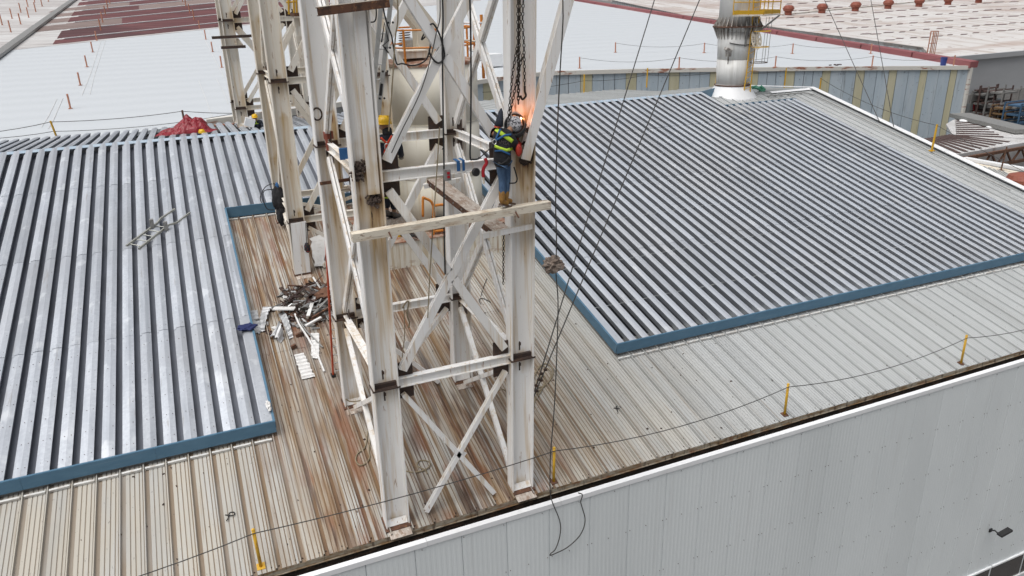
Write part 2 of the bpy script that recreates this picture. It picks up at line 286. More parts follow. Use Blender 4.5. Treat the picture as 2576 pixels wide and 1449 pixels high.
M['ground'] = pm('yard_concrete', (.17, .165, .16), .85, 0, [dict(scale=(.1, .1, .1), lo=.4, hi=.65, col=(.12, .115, .11)), dict(scale=(1, 1, 1), lo=.55, hi=.7, col=(.2, .19, .18))])
M['glass'] = pm('dark_pane', (.055, .05, .048), .15, 0)
M['steelgrey'] = pm('grey_steel', (.30, .30, .29), .5, .4, [dict(scale=(9, 9, 9), lo=.5, hi=.7, col=(.2, .19, .18))])
M['cloth_black'] = pm('black_workwear', (.014, .014, .017), .85, 0, [dict(scale=(12, 12, 8), lo=.45, hi=.7, col=(.03, .03, .034))], bump=((14, 14, 9), .5, .03))
M['denim'] = pm('blue_jeans', (.05, .10, .19), .85, 0, [dict(scale=(9, 9, 5), lo=.42, hi=.66, col=(.09, .16, .26)), dict(scale=(22, 22, 9), lo=.55, hi=.7, col=(.04, .08, .15), fac=.7)], bump=((12, 12, 9), .5, .03))
M['navy'] = pm('navy_workwear', (.018, .022, .035), .85, bump=((14, 14, 9), .5, .03))
M['hivis'] = pm('lime_reflective_tape', (.50, .72, .05), .5)
M['silver'] = pm('silver_reflective_tape', (.58, .66, .50), .4)
M['boot'] = pm('tan_leather', (.34, .18, .04), .75, 0, [dict(scale=(12, 12, 9), lo=.45, hi=.68, col=(.22, .11, .03))])
M['shoe'] = pm('brown_shoe', (.10, .06, .04), .7)
M['dustshoe'] = pm('dusty_shoe', (.16, .15, .14), .8)
M['helmet'] = pm('yellow_helmet', (.72, .43, .01), .35)
M['skin'] = pm('skin', (.32, .17, .10), .6)
M['redcloth'] = pm('red_leather', (.42, .035, .02), .7, 0, [dict(scale=(12, 12, 12), lo=.5, hi=.7, col=(.28, .02, .015))])
M['blueweb'] = pm('blue_webbing', (.02, .10, .26), .7)
M['orangeweb'] = pm('orange_webbing', (.70, .075, .03), .7)
M['blackweb'] = pm('black_webbing', (.02, .02, .02), .7)
M['redweb'] = pm('red_webbing', (.38, .01, .02), .7)
M['hood'] = pm('patterned_hood', (.42, .42, .44), .8, 0, [dict(scale=(26, 26, 26), lo=.5, hi=.56, col=(.04, .04, .05)), dict(scale=(60, 60, 60), lo=.6, hi=.64, col=(.75, .75, .76))])
M['rag'] = pm('dirty_rag', (.17, .13, .105), .95, 0, [dict(scale=(9, 9, 9), lo=.45, hi=.65, col=(.24, .20, .17))])
M['print'] = pm('grey_print', (.16, .13, .13), .8)
def em(name, col, s):
    mt = bpy.data.materials.new(name); mt.use_nodes = True; b = mt.node_tree.nodes['Principled BSDF']
    b.inputs['Emission Color'].default_value = (*col, 1); b.inputs['Emission Strength'].default_value = s; b.inputs['Base Color'].default_value = (*col, 1); return mt
# ================================================================== THE MAIN BUILDING
fac = thing('factory_building', 'grey sheet clad factory building with ribbed cream roof in the foreground', 'building', (6, YE, -11))
XL0, XR0 = -13.0, 33.3
CP = .47                                                              # cream sheet pitch
def pan_mesh(L, name='roof_sheet', pitch=CP):
    prof = [(0, 0), (.004, .012), (.009, .066), (.031, .066), (.036, .012), (.045, 0), (.122, 0)]
    for c, e in ((.130, .200), (.224, .294), (.318, .388), (.412, .452)): prof += [(c, .013), (e, .013), (e+.006, .001), (c+.088 if c < .4 else .458, .001)]
    prof += [(pitch-.006, .001), (pitch+.006, .001)]
    me = bpy.data.meshes.new(name); k = len(prof); vs = []; fs = []
    for j in (0, 1): vs += [(x, j*L, z) for x, z in prof]
    vs += [(x, 0, z-.004) for x, z in prof]
    fs = [(i, i+1, k+i+1, k+i) for i in range(k-1)]+[(2*k+i, 2*k+i+1, i+1, i) for i in range(k-1)]
    me.from_pydata(vs, [], fs); me.materials.append(M['cream_sheet'])
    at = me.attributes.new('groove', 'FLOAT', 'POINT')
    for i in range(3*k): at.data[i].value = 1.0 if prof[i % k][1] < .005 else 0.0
    return me
def lay(me, parent, name, x, y0, h, slope=SLOPE, zf=zroof, jit=.002):
    return inst(name, me, parent, (x, y0, zf(y0)+h+random.uniform(-jit, jit)), (slope, 0, random.uniform(-.0006, .0006)))
def L_of(y0, y1, s=SLOPE): return (y1-y0)/math.cos(s)
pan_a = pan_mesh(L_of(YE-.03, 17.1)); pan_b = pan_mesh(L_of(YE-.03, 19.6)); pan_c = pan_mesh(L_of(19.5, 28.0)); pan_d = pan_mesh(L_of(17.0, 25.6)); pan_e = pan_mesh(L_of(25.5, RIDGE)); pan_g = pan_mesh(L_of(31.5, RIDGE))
x = -5.53
while x < XR0-.2:
    if .3 < x < 10.1:
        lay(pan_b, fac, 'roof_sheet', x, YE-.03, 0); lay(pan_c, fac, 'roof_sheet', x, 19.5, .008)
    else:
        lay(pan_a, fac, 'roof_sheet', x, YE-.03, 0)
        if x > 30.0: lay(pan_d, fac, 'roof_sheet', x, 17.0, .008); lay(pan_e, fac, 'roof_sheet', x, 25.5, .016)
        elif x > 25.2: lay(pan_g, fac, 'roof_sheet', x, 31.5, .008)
    x += CP
# plain decking below the raised roofs and the far slope
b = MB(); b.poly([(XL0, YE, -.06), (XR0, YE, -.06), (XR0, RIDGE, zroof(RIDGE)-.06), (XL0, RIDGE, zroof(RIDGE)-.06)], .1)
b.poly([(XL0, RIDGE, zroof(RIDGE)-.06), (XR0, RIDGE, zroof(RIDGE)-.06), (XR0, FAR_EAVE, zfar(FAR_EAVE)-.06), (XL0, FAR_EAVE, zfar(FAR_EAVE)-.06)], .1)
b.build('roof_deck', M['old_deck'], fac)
# far slope: ribbed grey-white sheets
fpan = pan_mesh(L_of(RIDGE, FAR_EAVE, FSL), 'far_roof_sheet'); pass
x = 9.6
while x < XR0-.2:
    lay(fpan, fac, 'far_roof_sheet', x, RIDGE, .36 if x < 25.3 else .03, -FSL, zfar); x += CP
# eave: lip below the sheet ends, gutter, wall top, white coping pieces
b = MB(); b.box(((XL0+XR0)/2, YE-.012, -.068), (XR0-XL0, .05, .11)); b.box(((XL0+XR0)/2, YE-.03, -.128), (XR0-XL0, .05, .015)); b.build('eave_lip', M['lip'], fac)
b = MB(); b.box(((XL0+XR0)/2, 12.66, -.50), (XR0-XL0, .42, .06)); b.box(((XL0+XR0)/2, YE+.03, -.33), (XR0-XL0, .03, .30)); b.build('gutter', M['muck'], fac)
b = MB()
for i in range(420):
    xx = random.uniform(-2, 30); b.box((xx, random.uniform(12.56, 12.78), -.46), (random.uniform(.02, .18), random.uniform(.02, .06), random.uniform(.02, .06)), Matrix.Rotation(random.uniform(0, 3), 3, 'Z'))
tag(b.build('gutter_debris', M['muck'], fac), kind='stuff')
WY = 12.42
x = -1.0; cap_w = 3.14
seg = MB(); seg.box((cap_w/2-.002, .040, -.018), (cap_w-.006, .13, .03)); seg.box((cap_w/2-.002, -.022, -.065), (cap_w-.006, .012, .12)); seg.box((cap_w/2, .102, -.06), (cap_w-.006, .012, .1))
cap_me = bpy.data.meshes.new('coping'); cap_me.from_pydata([tuple(p) for p in seg.v], [], seg.f); cap_me.materials.append(M['white'])
x = -13.0+.42
while x < XR0+1: inst('coping', cap_me, fac, (x, WY, -.06), (0, random.uniform(-.0008, .0008), 0)); x += cap_w
PW = 1.043
def panel_mesh():
    vs = []; n = 0; fs = []; prof = [(0, .03), (.010, 0)]
    k = 9
    for i in range(k): c = .012+(PW-.024)*i/k; w = (PW-.024)/k; prof += [(c+w*.30, 0), (c+w*.40, -.0022), (c+w*.75, -.0022), (c+w*.85, 0)]
    prof += [(PW-.012, 0), (PW-.002, .03)]
    k = len(prof); H = 10.6
    for z in (0, -H): vs += [(x, y, z) for x, y in prof]
    me = bpy.data.meshes.new('wall_panel'); me.from_pydata(vs, [], [(i, i+1, k+i+1, k+i) for i in range(k-1)]); me.materials.append(M['facade']); return me
wp = panel_mesh(); x = 10.15-PW*12
while x < XR0: inst('wall_panel', wp, fac, (x, WY, -.16), (0, 0, random.uniform(-.0025, .0025))); x += PW
b = MB(); b.box(((XL0+XR0)/2, WY+.065, -5.65), (XR0-XL0, .05, 10.9)); b.box((XR0-.1, (WY+FAR_EAVE)/2, -5.6), (.2, FAR_EAVE-WY-.2, 10.6)); b.box(((XL0+XR0)/2, FAR_EAVE-.1, -4), (XR0-XL0, .2, 12)); b.box((XL0+.1, (WY+FAR_EAVE)/2, -5.6), (.2, FAR_EAVE-WY-.2, 10.6))
bm_g = [(XR0-.1, WY, -.3), (XR0-.1, RIDGE, zroof(RIDGE)-.1), (XR0-.1, FAR_EAVE, zfar(FAR_EAVE)-.1), (XR0-.1, FAR_EAVE, -.35), (XR0-.1, WY, -.35)]
b.poly(bm_g, .2, (1, 0, 0)); b.build('wall', M['facade'], fac)
# screw heads: sheet ends at the eave and across the wall
b = MB()
x = -5.53
while x < 31:
    for dx in (.07, .40):
        if random.random() < .8: b.lathe([(.017, 0), (.015, .012), (.006, .022)], (x+dx, YE+.06+random.uniform(-.02, .03), zroof(YE+.06)+.004), 6)
    x += CP
for row, z in enumerate((-1.55, -3.1, -4.65, -6.2, -7.6)):
    x = 10.15-PW*9
    while x < 30:
        for dx in (.05, PW-.06, .5): b.lathe([(.010, 0), (.009, .010), (.003, .013)], (x+dx, WY-.008, z+random.uniform(-.01, .01)), 6, 0, (0, -1, 0))
        x += PW
x = 3
while x < 30: b.lathe([(.010, 0), (.009, .010), (.003, .013)], (x, WY-.012, -.25), 6, 0, (0, -1, 0)); x += .93
tag(b.build('screw_heads', M['gusset'], fac), kind='stuff')
# roof rake trim on the right, flat ribs of trim and a conduit
for j in range(7):
    y0 = YE-.3+j*3.05; y1 = y0+3.04; b = MB()
    y1 = min(y1, RIDGE)
    b.bar((XR0+.02, y0, zroof(y0)+.16+.002*j), (XR0+.02, y1, zroof(y1)+.16+.002*j), .34, .03); b.bar((XR0+.18, y0, zroof(y0)+.05), (XR0+.18, y1, zroof(y1)+.05), .015, .24)
    b.build('rake_trim', M['white'], fac)
for j in range(3):
    y0 = RIDGE+j*3.2; y1 = min(y0+3.19, FAR_EAVE); b = MB(); b.bar((XR0+.02, y0, zfar(y0)+.16), (XR0+.02, y1, zfar(y1)+.16), .34, .03); b.build('rake_trim', M['white'], fac)
b = MB(); b.tube([(32.6, YE+8, zroof(YE+8)+.12), (32.6, 32.9, zroof(32.9)+.12), (32.2, 33.25, zroof(33.25)+.13), (29.6, 33.25, zroof(33.25)+.13)], .03, 6); b.build('conduit', M['steelgrey'], fac)
b = MB(); y0, y1 = RIDGE-.18, RIDGE+.2
b.poly([(30.3, y0, zroof(y0)+.1), (XR0, y0, zroof(y0)+.1), (XR0, RIDGE, zroof(RIDGE)+.13), (30.3, RIDGE, zroof(RIDGE)+.13)], .01); b.poly([(30.3, RIDGE, zroof(RIDGE)+.13), (XR0, RIDGE, zroof(RIDGE)+.13), (XR0, y1, zfar(y1)+.1), (30.3, y1, zfar(y1)+.1)], .01); b.build('ridge_cap', M['white'], fac)
# window band low in the facade
for i in range(3):
    x0 = 21.1+i*1.75; w = thing('window', None, None, (0, 0, 0)); w.parent = fac; w.location = Vector((x0, WY, -9.2))-wloc(fac)
    fr = MB()
    for a, c in (((.0, 0), (1.7, 0)), ((0, 1.0), (1.7, 1.0)), ((0, 0), (0, 1.0)), ((1.7, 0), (1.7, 1.0))):
        fr.bar((x0+a[0], WY-.02, -9.2+a[1]), (x0+c[0], WY-.02, -9.2+c[1]), .07, .06)
    fr.build('frame', M['white'], w); pn = MB(); pn.box((x0+.85, WY-.012, -8.7), (1.66, .01, .96)); pn.build('pane', M['glass'], w)
# ================================================================== RAISED GALVANISED ROOFS
DP = .425; DH = .40
def deck_mesh(L, mir=False):
    # deck planks with turned-down edges; the gaps between them open on the old roof below, coloured near black as gap shade
    prof = [(.205, -.20), (.150, -.056), (.193, -.045), (.197, 0), (.310, .012), (.4215, 0), (.355, -.22)]
    if not mir: prof = [(.188, -.20), (.136, -.056), (.186, -.045), (.190, 0), (.300, .020), (.4215, 0), (.366, -.21)]
    if mir: prof = [(.4235-x, z) for x, z in prof][::-1]
    k = len(prof); vs = [(x, y, z) for y in (0, L) for x, z in prof]
    vs += [(x, 0, z-.006) for x, z in prof]
    me = bpy.data.meshes.new('deck_sheet'); me.from_pydata(vs, [], [(i, i+1, k+i+1, k+i) for i in range(k-1)]+[(2*k+i, 2*k+i+1, i+1, i) for i in range(k-1)]); me.materials.append(M['galv'] if mir else M['galv_dim']); return me
_dk = {}
def deck(parent, x, y0, y1, h, slope=SLOPE, zf=zroof, mir=False):
    key = (round(y1-y0, 2), slope, mir)
    if key not in _dk: _dk[key] = deck_mesh(L_of(y0, y1, slope), mir)
    lay(_dk[key], parent, 'deck_sheet', x, y0, h, slope, zf, .003)
FY = 16.42; NY = 27.3
gl = thing('galvanized_roof', 'raised galvanised deck roof with blue edge, left of the white tower', 'roof', (-4, FY, zroof(FY)))
gr = thing('galvanized_roof', 'raised galvanised deck roof with blue edge, right of the white tower below the chimney', 'roof', (18, FY, zroof(FY)))
rows = [(FY, 20.85), (20.8, 25.45), (25.4, 30.1), (30.05, RIDGE)]
i = 0; x = .255
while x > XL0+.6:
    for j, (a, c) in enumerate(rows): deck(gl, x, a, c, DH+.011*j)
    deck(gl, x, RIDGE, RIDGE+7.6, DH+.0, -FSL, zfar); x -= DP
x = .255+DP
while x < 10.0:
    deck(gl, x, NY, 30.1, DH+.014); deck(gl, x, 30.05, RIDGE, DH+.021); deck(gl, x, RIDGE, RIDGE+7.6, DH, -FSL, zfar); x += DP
xr_start = x
x = 10.10
while x < 30.25:
    top = 31.85 if x > 25.5 else RIDGE
    for j, (a, c) in enumerate(rows):
        if a > top: continue
        deck(gr, x, a, min(c, top), DH+.011*j, mir=True)
    x += DP
# added sheet under the left roof's valleys, its dark colour standing in for their shade
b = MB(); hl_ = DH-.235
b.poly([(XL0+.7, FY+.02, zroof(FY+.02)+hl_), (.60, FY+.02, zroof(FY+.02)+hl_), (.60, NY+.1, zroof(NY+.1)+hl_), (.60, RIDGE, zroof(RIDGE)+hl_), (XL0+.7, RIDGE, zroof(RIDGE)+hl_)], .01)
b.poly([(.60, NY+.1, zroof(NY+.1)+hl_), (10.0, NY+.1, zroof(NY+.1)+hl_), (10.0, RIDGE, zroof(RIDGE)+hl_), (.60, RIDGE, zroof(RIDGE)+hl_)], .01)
b.build('shade_liner_sheet', M['liner'], gl)
# blue fascias, joined lengths
def fascia(parent, p0, p1, hh=.29, th=.02, lipd=.05, n=1):
    p0, p1 = Vector(p0), Vector(p1)
    for i in range(n):
        a, c = p0.lerp(p1, i/n), p0.lerp(p1, (i+1)/n); d = (c-a).normalized(); b = MB()
        b.bar(a+d*.002+Vector((0, 0, -hh/2+.02)), c-d*.002+Vector((0, 0, -hh/2+.02)), th, hh); side = d.cross(Vector((0, 0, 1)))
        b.bar(a+d*.002-side*lipd/2+Vector((0, 0, .024)), c-d*.002-side*lipd/2+Vector((0, 0, .024)), lipd, .008)
        b.build('fascia', M['blue'], parent)
zf_ = zroof(FY)+DH
fascia(gl, (XL0+.6, FY-.02, zf_), (.70, FY-.02, zf_), n=5)
fascia(gl, (.70, FY-.01, zf_), (.70, NY, zroof(NY)+DH), n=3, hh=.2)
fascia(gl, (.70, NY-.02, zroof(NY)+DH), (10.05, NY-.02, zroof(NY)+DH), n=3, hh=.36)
fascia(gr, (10.06, FY-.02, zf_), (30.4, FY-.02, zf_), n=7)
fascia(gr, (10.05, NY, zroof(NY)+DH), (10.05, FY-.02, zf_), n=3, hh=.30)
fascia(gr, (25.5, RIDGE+.1, zroof(RIDGE)+DH-.02), (28.6, RIDGE+1.6, zfar(RIDGE+1.6)+DH+.15), n=1, hh=.6)
fascia(gr, (25.62, 31.9, zroof(31.9)+DH), (30.4, 31.9, zroof(31.9)+DH), n=1, hh=.10)
fascia(gr, (25.55, 31.9, zroof(31.9)+DH), (25.55, RIDGE, zroof(RIDGE)+DH), n=1, hh=.35)
# galvanised side trim along the tower opening
b = MB()
b.bar((.56, FY, zf_+.012), (.56, NY, zroof(NY)+DH+.012), .28, .012); b.build('edge_trim', M['galv_dim'], gl)
b = MB(); b.bar((10.2, FY, zf_+.012), (10.2, NY, zroof(NY)+DH+.012), .26, .012); b.build('edge_trim', M['galv'], gr)
# ridge cap lengths
M['ridge'] = pm('pale_blue_ridge', (.42, .53, .63), .45, .3, [dict(scale=(3, 3, 3), lo=.45, hi=.7, col=(.50, .58, .65))], rnd=.04)
def ridge(parent, x0, x1, n):
    for i in range(n):
        a = x0+(x1-x0)*i/n; c = x0+(x1-x0)*(i+1)/n-.006; b = MB(); z = zroof(RIDGE)+DH+.035+.004*(i % 2); w = .22
        b.poly([(a, RIDGE-w, z-w*TS), (c, RIDGE-w, z-w*TS), (c, RIDGE, z), (a, RIDGE, z)], .012); b.poly([(a, RIDGE, z), (c, RIDGE, z), (c, RIDGE+w, z-w*TF), (a, RIDGE+w, z-w*TF)], .012)
        b.build('ridge_cap', M['ridge'], parent)
ridge(gl, XL0+.6, 10.0, 8); ridge(gr, 10.05, 25.5, 5)
# small spacer clips across the valleys, screw heads on the flats
b = MB(); x = 10.10
while x < 30.2:
    for yy in (18.2, 20.4, 22.9, 25.2, 27.6, 30.0):
        if random.random() < .93: b.bar((x+.25, yy+random.uniform(-.05, .05), zroof(yy)+DH-.03), (x+.43, yy, zroof(yy)+DH-.03), .035, .006)
    x += DP
tag(b.build('spacer_clips', M['alu'], gr), kind='stuff')
b = MB(); x = .255
while x > -9:
    y = FY+.3
    while y < RIDGE:
        for dx in (.24, .375): b.lathe([(.011, 0), (.009, .01)], (x+dx, y+random.uniform(-.04, .04), zroof(y)+DH+.006), 5)
        y += .72
    x -= DP
tag(b.build('screw_heads', M['gusset'], gl), kind='stuff')
# short flashing strips closing the sheets between ribs under the blue edge
fl = MB(); fl.box((CP/2+.02, -.02, .045), (CP-.075, .05, .06)); fme = bpy.data.meshes.new('flashing_strip'); fme.from_pydata([tuple(p) for p in fl.v], [], fl.f); fme.materials.append(M['flash'])
x = -5.53
while x < 30.2:
    if x < .3 or x > 9.9: inst('flashing_strip', fme, fac, (x, FY-.10, zroof(FY-.10)+.004), (SLOPE, random.uniform(-.02, .02), random.uniform(-.01, .01)))
    elif x < 9.6: inst('flashing_strip', fme, fac, (x, NY-.12, zroof(NY-.12)+.004), (SLOPE, 0, 0))
    x += CP
# rafters that carry the raised roof (dark gap under the edge)
b = MB(); b.bar((XL0+.8, FY+.12, zroof(FY)+.10), (.6, FY+.12, zroof(FY)+.10), .08, .2); b.bar((.62, FY+.1, zroof(FY)+.09), (.62, NY, zroof(NY)+.09), .06, .16); b.build('support_rail', M['steelgrey'], gl)
b = MB(); b.bar((10.2, FY+.12, zroof(FY)+.10), (30.3, FY+.12, zroof(FY)+.10), .08, .2); b.bar((10.14, FY+.1, zroof(FY)+.09), (10.14, NY, zroof(NY)+.09), .06, .16); b.build('support_rail', M['steelgrey'], gr)
# ================================================================== ground
g = MB(); g.poly([(-1500, -600, -11), (1800, -600, -11), (1800, 3500, -11), (-1500, 3500, -11)], .5); tag(g.build('ground', M['ground']), kind='structure')
# ================================================================== STEEL TOWERS
def hsec(w=.2, h=.2, tf=.014, tw=.012):
    return [(-w/2, -h/2), (w/2, -h/2), (w/2, -h/2+tf), (tw/2, -h/2+tf), (tw/2, h/2-tf), (w/2, h/2-tf), (w/2, h/2), (-w/2, h/2), (-w/2, h/2-tf), (-tw/2, h/2-tf), (-tw/2, -h/2+tf), (-w/2, -h/2+tf)]
def chsec(w, h, t=.012):
    """channel with its back to +x"""
    return [(-w/2, -h/2), (w/2, -h/2), (w/2, h/2), (-w/2, h/2), (-w/2, h/2-t), (w/2-t, h/2-t), (w/2-t, -h/2+t), (-w/2, -h/2+t)]
def angle_pair(mb, p0, p1, nrm, w=.2, gap=.02, n=1):
    """two channels back to back with a dark gap between them, the broad backs facing along nrm"""
    t = .012; d = .05
    for s in (1, -1):
        o = s*gap/2
        prof = [(-w/2, o+s*d), (-w/2, o), (w/2, o), (w/2, o+s*d), (w/2-t, o+s*d), (w/2-t, o+s*t), (-w/2+t, o+s*t), (-w/2+t, o+s*d)]
        if s > 0: prof = [(-w/2, o+d), (-w/2, o), (-w/2+t, o), (-w/2+t, o+d-t), (w/2-t, o+d-t), (w/2-t, o), (w/2, o), (w/2, o+d)]
        mb.prism(prof, p0, p1, nrm, 0, n)
def make_spots(spots):
    """rust: a small ragged source and runs that drain down from it, broken up by noise"""
    def st(p):
        v = 0
        for (x, y, z, r, ln, k) in spots:
            dx = math.hypot(p.x-x, p.y-y); dz = p.z-z
            if dx > r*1.5: continue
            core = max(0, 1-math.hypot(dx, dz*.7)/(r*.62))
            w = 0
            if dz < 0 and ln > 0: w = max(0, 1+dz/ln)**.6*.80*max(0, 1-(dx/(r*1.15))**2)
            if w or core: v = max(v, k*max(core*1.35, w))
        if v:
            n = mnoise.noise(Vector((p.x*9, p.y*9, p.z*.7)))*.55+mnoise.noise(Vector((p.x*26, p.y*26, p.z*1.6)))*.45
            v *= max(0, .85+n*1.1)
        return v
    return st
def tower(label, X0, X1, Y0, Y1, levels, ztop, zb0, zb1, lean, spots, detail=True, matn='tower', foot=True, lowx=True):
    """four H columns, level beams, crossed angle braces and dark gusset plates"""
    T = thing('steel_tower', label, 'tower', (X0, Y0, zb0))
    def sh(p):   # the whole frame leans a little to the right with height
        f = (p.x-X0)/(X1-X0); k = lean[0]*(1-f)+lean[1]*f
        return Vector((p.x+k*(p.z-zb0)/10.3, p.y, p.z))
    st = make_spots([(sh(Vector(q[:3])).x, *q[1:]) for q in spots])
    mt = M[matn]; CW, CDp = .505, .32
    cols = [(X0, Y0, zb0), (X1, Y0, zb0), (X0, Y1, zb1), (X1, Y1, zb1)]
    for (cx, cy, zb) in cols:
        c = MB(); H = ztop-zb; nz = int(H/.10) if detail else 14
        c.grid((cx, cy, zb+H/2), (CW-.03, .018, H), (14 if detail else 2, 1, nz))
        for s in (-1, 1): c.grid((cx+s*(CW/2-.013), cy, zb+H/2), (.024, CDp, H), (1, 4 if detail else 1, nz))
        o = c.build('column', mt, T, stain=st, shear=sh)
        # splice plates (dark bands) and base
        for z in levels[:3]:
            if z > ztop-.2: continue
            if detail and (cy == Y0 and z == levels[1] and Y0 < 14): continue
            k = MB(); k.box((cx, cy-.07, z-.02), (CW-.055, .13, .022)); k.box((cx, cy-.045, z+.03), (CW-.06, .07, .09)); k.box((cx, cy-CDp/2-.006, z-.02), (CW+.05, .025, .03)); k.box((cx-CW/2-.008, cy, z-.02), (.02, CDp+.02, .03)); k.build('splice_plate', M['gusset'], o, shear=sh)
            if detail:
                for dz in (.24, -.24):
                    k = MB(); k.box((cx-.02, cy-.012, z+dz), (.028, .008, .2)); k.box((cx-.012, cy-.0125, z+dz+.04), (.05, .006, .07)); k.build('weld_slot', M['gusset'], o, shear=sh)
        if foot:
            k = MB(); k.box((cx, cy-.01, zb+.012), (CW+.05, CDp+.10, .03), Matrix.Rotation(SLOPE, 3, 'X')); k.build('base_plate', M['rusty'], o)
            k = MB(); k.box((cx, cy-.075, zb+.07), (CW-.07, .15, .016), Matrix.Rotation(SLOPE+.75, 3, 'X')); k.build('base_stiffener', mt, o, stain=lambda p: .12)
            k = MB(); k.box((cx, cy-.30, zroof(cy-.30)+.02 if Y0 < 30 else zb), (CW-.04, .22, .012), Matrix.Rotation(SLOPE, 3, 'X')); k.build('foot_flashing', M['plank_top'], o)
    B = []
    def beam(p0, p1, w=.15, h=.2, up=(0, 0, 1)):
        c = MB(); c.prism(hsec(w, h), p0, p1, up, 0, 10); c.build('beam', mt, T, stain=st, shear=sh)
    def plate(p, d):
        c = MB(); c.box(p, d); c.build('gusset_plate', M['gusset'], T, shear=sh)
    def brace(p0, p1, nrm, w=.165, **k):
        c = MB(); angle_pair(c, p0, p1, nrm, w, n=8, **k); c.build('brace', mt, T, stain=st, shear=sh)
    lv = [z for z in levels if z < ztop]
    for z in lv:
        for cy in (Y0, Y1):
            beam((X0+CW/2, cy, z), (X1-CW/2, cy, z))
            for cx, s in ((X0, 1), (X1, -1)): plate((cx+s*(CW/2+.16), cy+.05, z), (.36, .016, .80))
        for cx in (X0, X1):
            beam((cx, Y0+CDp/2, z), (cx, Y1-CDp/2, z), .13, .18)
            for cy, s in ((Y0, 1), (Y1, -1)): plate((cx+.03, cy+s*(CDp/2+.15), z), (.016, .32, .70))
    zs = lv+[ztop+1.0]
    for a, c in zip(zs[:-1], zs[1:]):
        a1, c1 = a+.27, c-.27
        if c > ztop:
            # braces that run out of the top of what was built
            full = 4.15; c1 = a+full-.27
        for cy in (Y0, Y1):
            xa, xb = X0+CW/2+.12, X1-CW/2-.12; mx = Vector(((xa+xb)/2, cy-.02, (a1+c1)/2))
            e = Vector((xb, cy-.02, c1)); s0 = Vector((xa, cy-.02, a1)); brace(s0, e, (0, -1, 0))
            d0 = (Vector((xb, cy-.02, a1))-mx).normalized()
            brace(mx+d0*.10, Vector((xb, cy-.02, a1)), (0, -1, 0)); brace(mx-d0*.10, Vector((xa, cy-.02, c1)), (0, -1, 0))
        for cx in (X0, X1):
            ya, yb = Y0+CDp/2+.12, Y1-CDp/2-.12; mx = Vector((cx-.02, (ya+yb)/2, (a1+c1)/2))
            brace((cx-.02, ya, a1), (cx-.02, yb, c1), (-1, 0, 0), .16); d0 = (Vector((cx-.02, yb, a1))-mx).normalized()
            brace(mx+d0*.10, (cx-.02, yb, a1), (-1, 0, 0), .16); brace(mx-d0*.10, (cx-.02, ya, c1), (-1, 0, 0), .16)
    if lowx:   # lighter braces from the first level to the roof
        z = lv[0]-.27
        for cy, zb in ((Y0, zb0), (Y1, zb1)):
            mx = Vector((X0+.5*(X1-X0), cy-.02, zb+1.31))
            for s0, e0 in (((X0+CW/2+.10, z), (X0+2.24, zb+.06)), ((X1-CW/2-.10, z), (X0+.66, zb+.08))):
                c = MB(); p, q = Vector((s0[0], cy-.03, s0[1])), Vector((e0[0], cy-.03, e0[1])); c.prism(chsec(.10, .11), p, q, (0, 1, 0), 0, 10); c.build('brace', mt, T, stain=st, shear=sh)
            k = MB(); k.box(mx+Vector((.02, -.035, -.02)), (.24, .012, .2), Matrix.Rotation(.7, 3, 'Y')); k.build('cross_plate', mt, T, stain=st, shear=sh)
        for cx in (X0, X1):
            for s0, e0 in (((Y0+CDp/2, z), (Y1-.35, zb1+.05)), ((Y1-CDp/2, z), (Y0+.5, zb0+.15))):
                c = MB(); c.prism(chsec(.10, .11), (cx-.03, s0[0], s0[1]), (cx-.03, e0[0], e0[1]), (1, 0, 0), 0, 10); c.build('brace', mt, T, stain=st, shear=sh)
    return T, sh, st
XA, XB, YF, YB = 2.665, 5.575, 13.10, 16.95
lv1 = [3.39, 7.56]
SP = []
for cx in (XA, XB):
    for cy in (YF, YB):
        for z in lv1: SP.append((cx, cy, z, .30, .5, .62))
        SP.append((cx, cy-.1, zroof(cy)+.12, .34, .3, .8))
for cx, s in ((XA, 1), (XB, -1)):
    for cy in (YF, YB):
        for z in lv1:
            SP.append((cx+s*.36, cy, z-.2, .13, .12, .95)); SP.append((cx+s*.36, cy, z+.3, .10, .1, .8)); SP.append((cx+s*.36, cy, z, .16, .1, .6))
SP += [(XA+.11, YF-.02, 7.20, .20, 3.0, 1.2), (XA+.11, YF-.02, 7.20, .44, .7, 1.1), (XA-.06, YF-.02, 7.75, .26, .7, 1.15), (XA+.20, YF-.02, 7.85, .22, .9, 1.0), (XA+.11, YF-.02, 8.2, .45, 1.5, .5), (XB+.12, YF-.02, 7.95, .34, 2.6, 1.25), (XB+.08, YF-.02, 7.5, .30, 1.6, 1.2), (XB+.22, YF-.05, 8.4, .26, 1.5, 1.1), (XB+.16, YF-.02, 7.0, .22, 1.4, 1.0),
       (XA+.14, YB-.02, 8.1, .34, 6.5, .8), (XA+.2, YB-.02, 7.4, .30, 4.5, .85), (XA+.05, YB-.02, 6.4, .20, 4.5, .8), (XA, YB, 3.4, .4, 1.8, .9), (XB+.3, YB, 8.3, .3, .9, .7), (XB+.2, YB, 3.5, .3, 1.4, .8),
       (XA, (YF+YB)/2, 7.7, .9, .8, .55), (XA, (YF+YB)/2+.6, 5.0, .8, 2.2, .55), (XA, YB-.6, 6.4, .5, 3.0, .6)]
T1, sh1, st1 = tower('tall white and rust stained steel tower of four columns in the middle foreground', XA, XB, YF, YB, lv1+[11.73], 13.6, zroof(YF)+.02, zroof(YB)+.02, (.115, .235), SP)
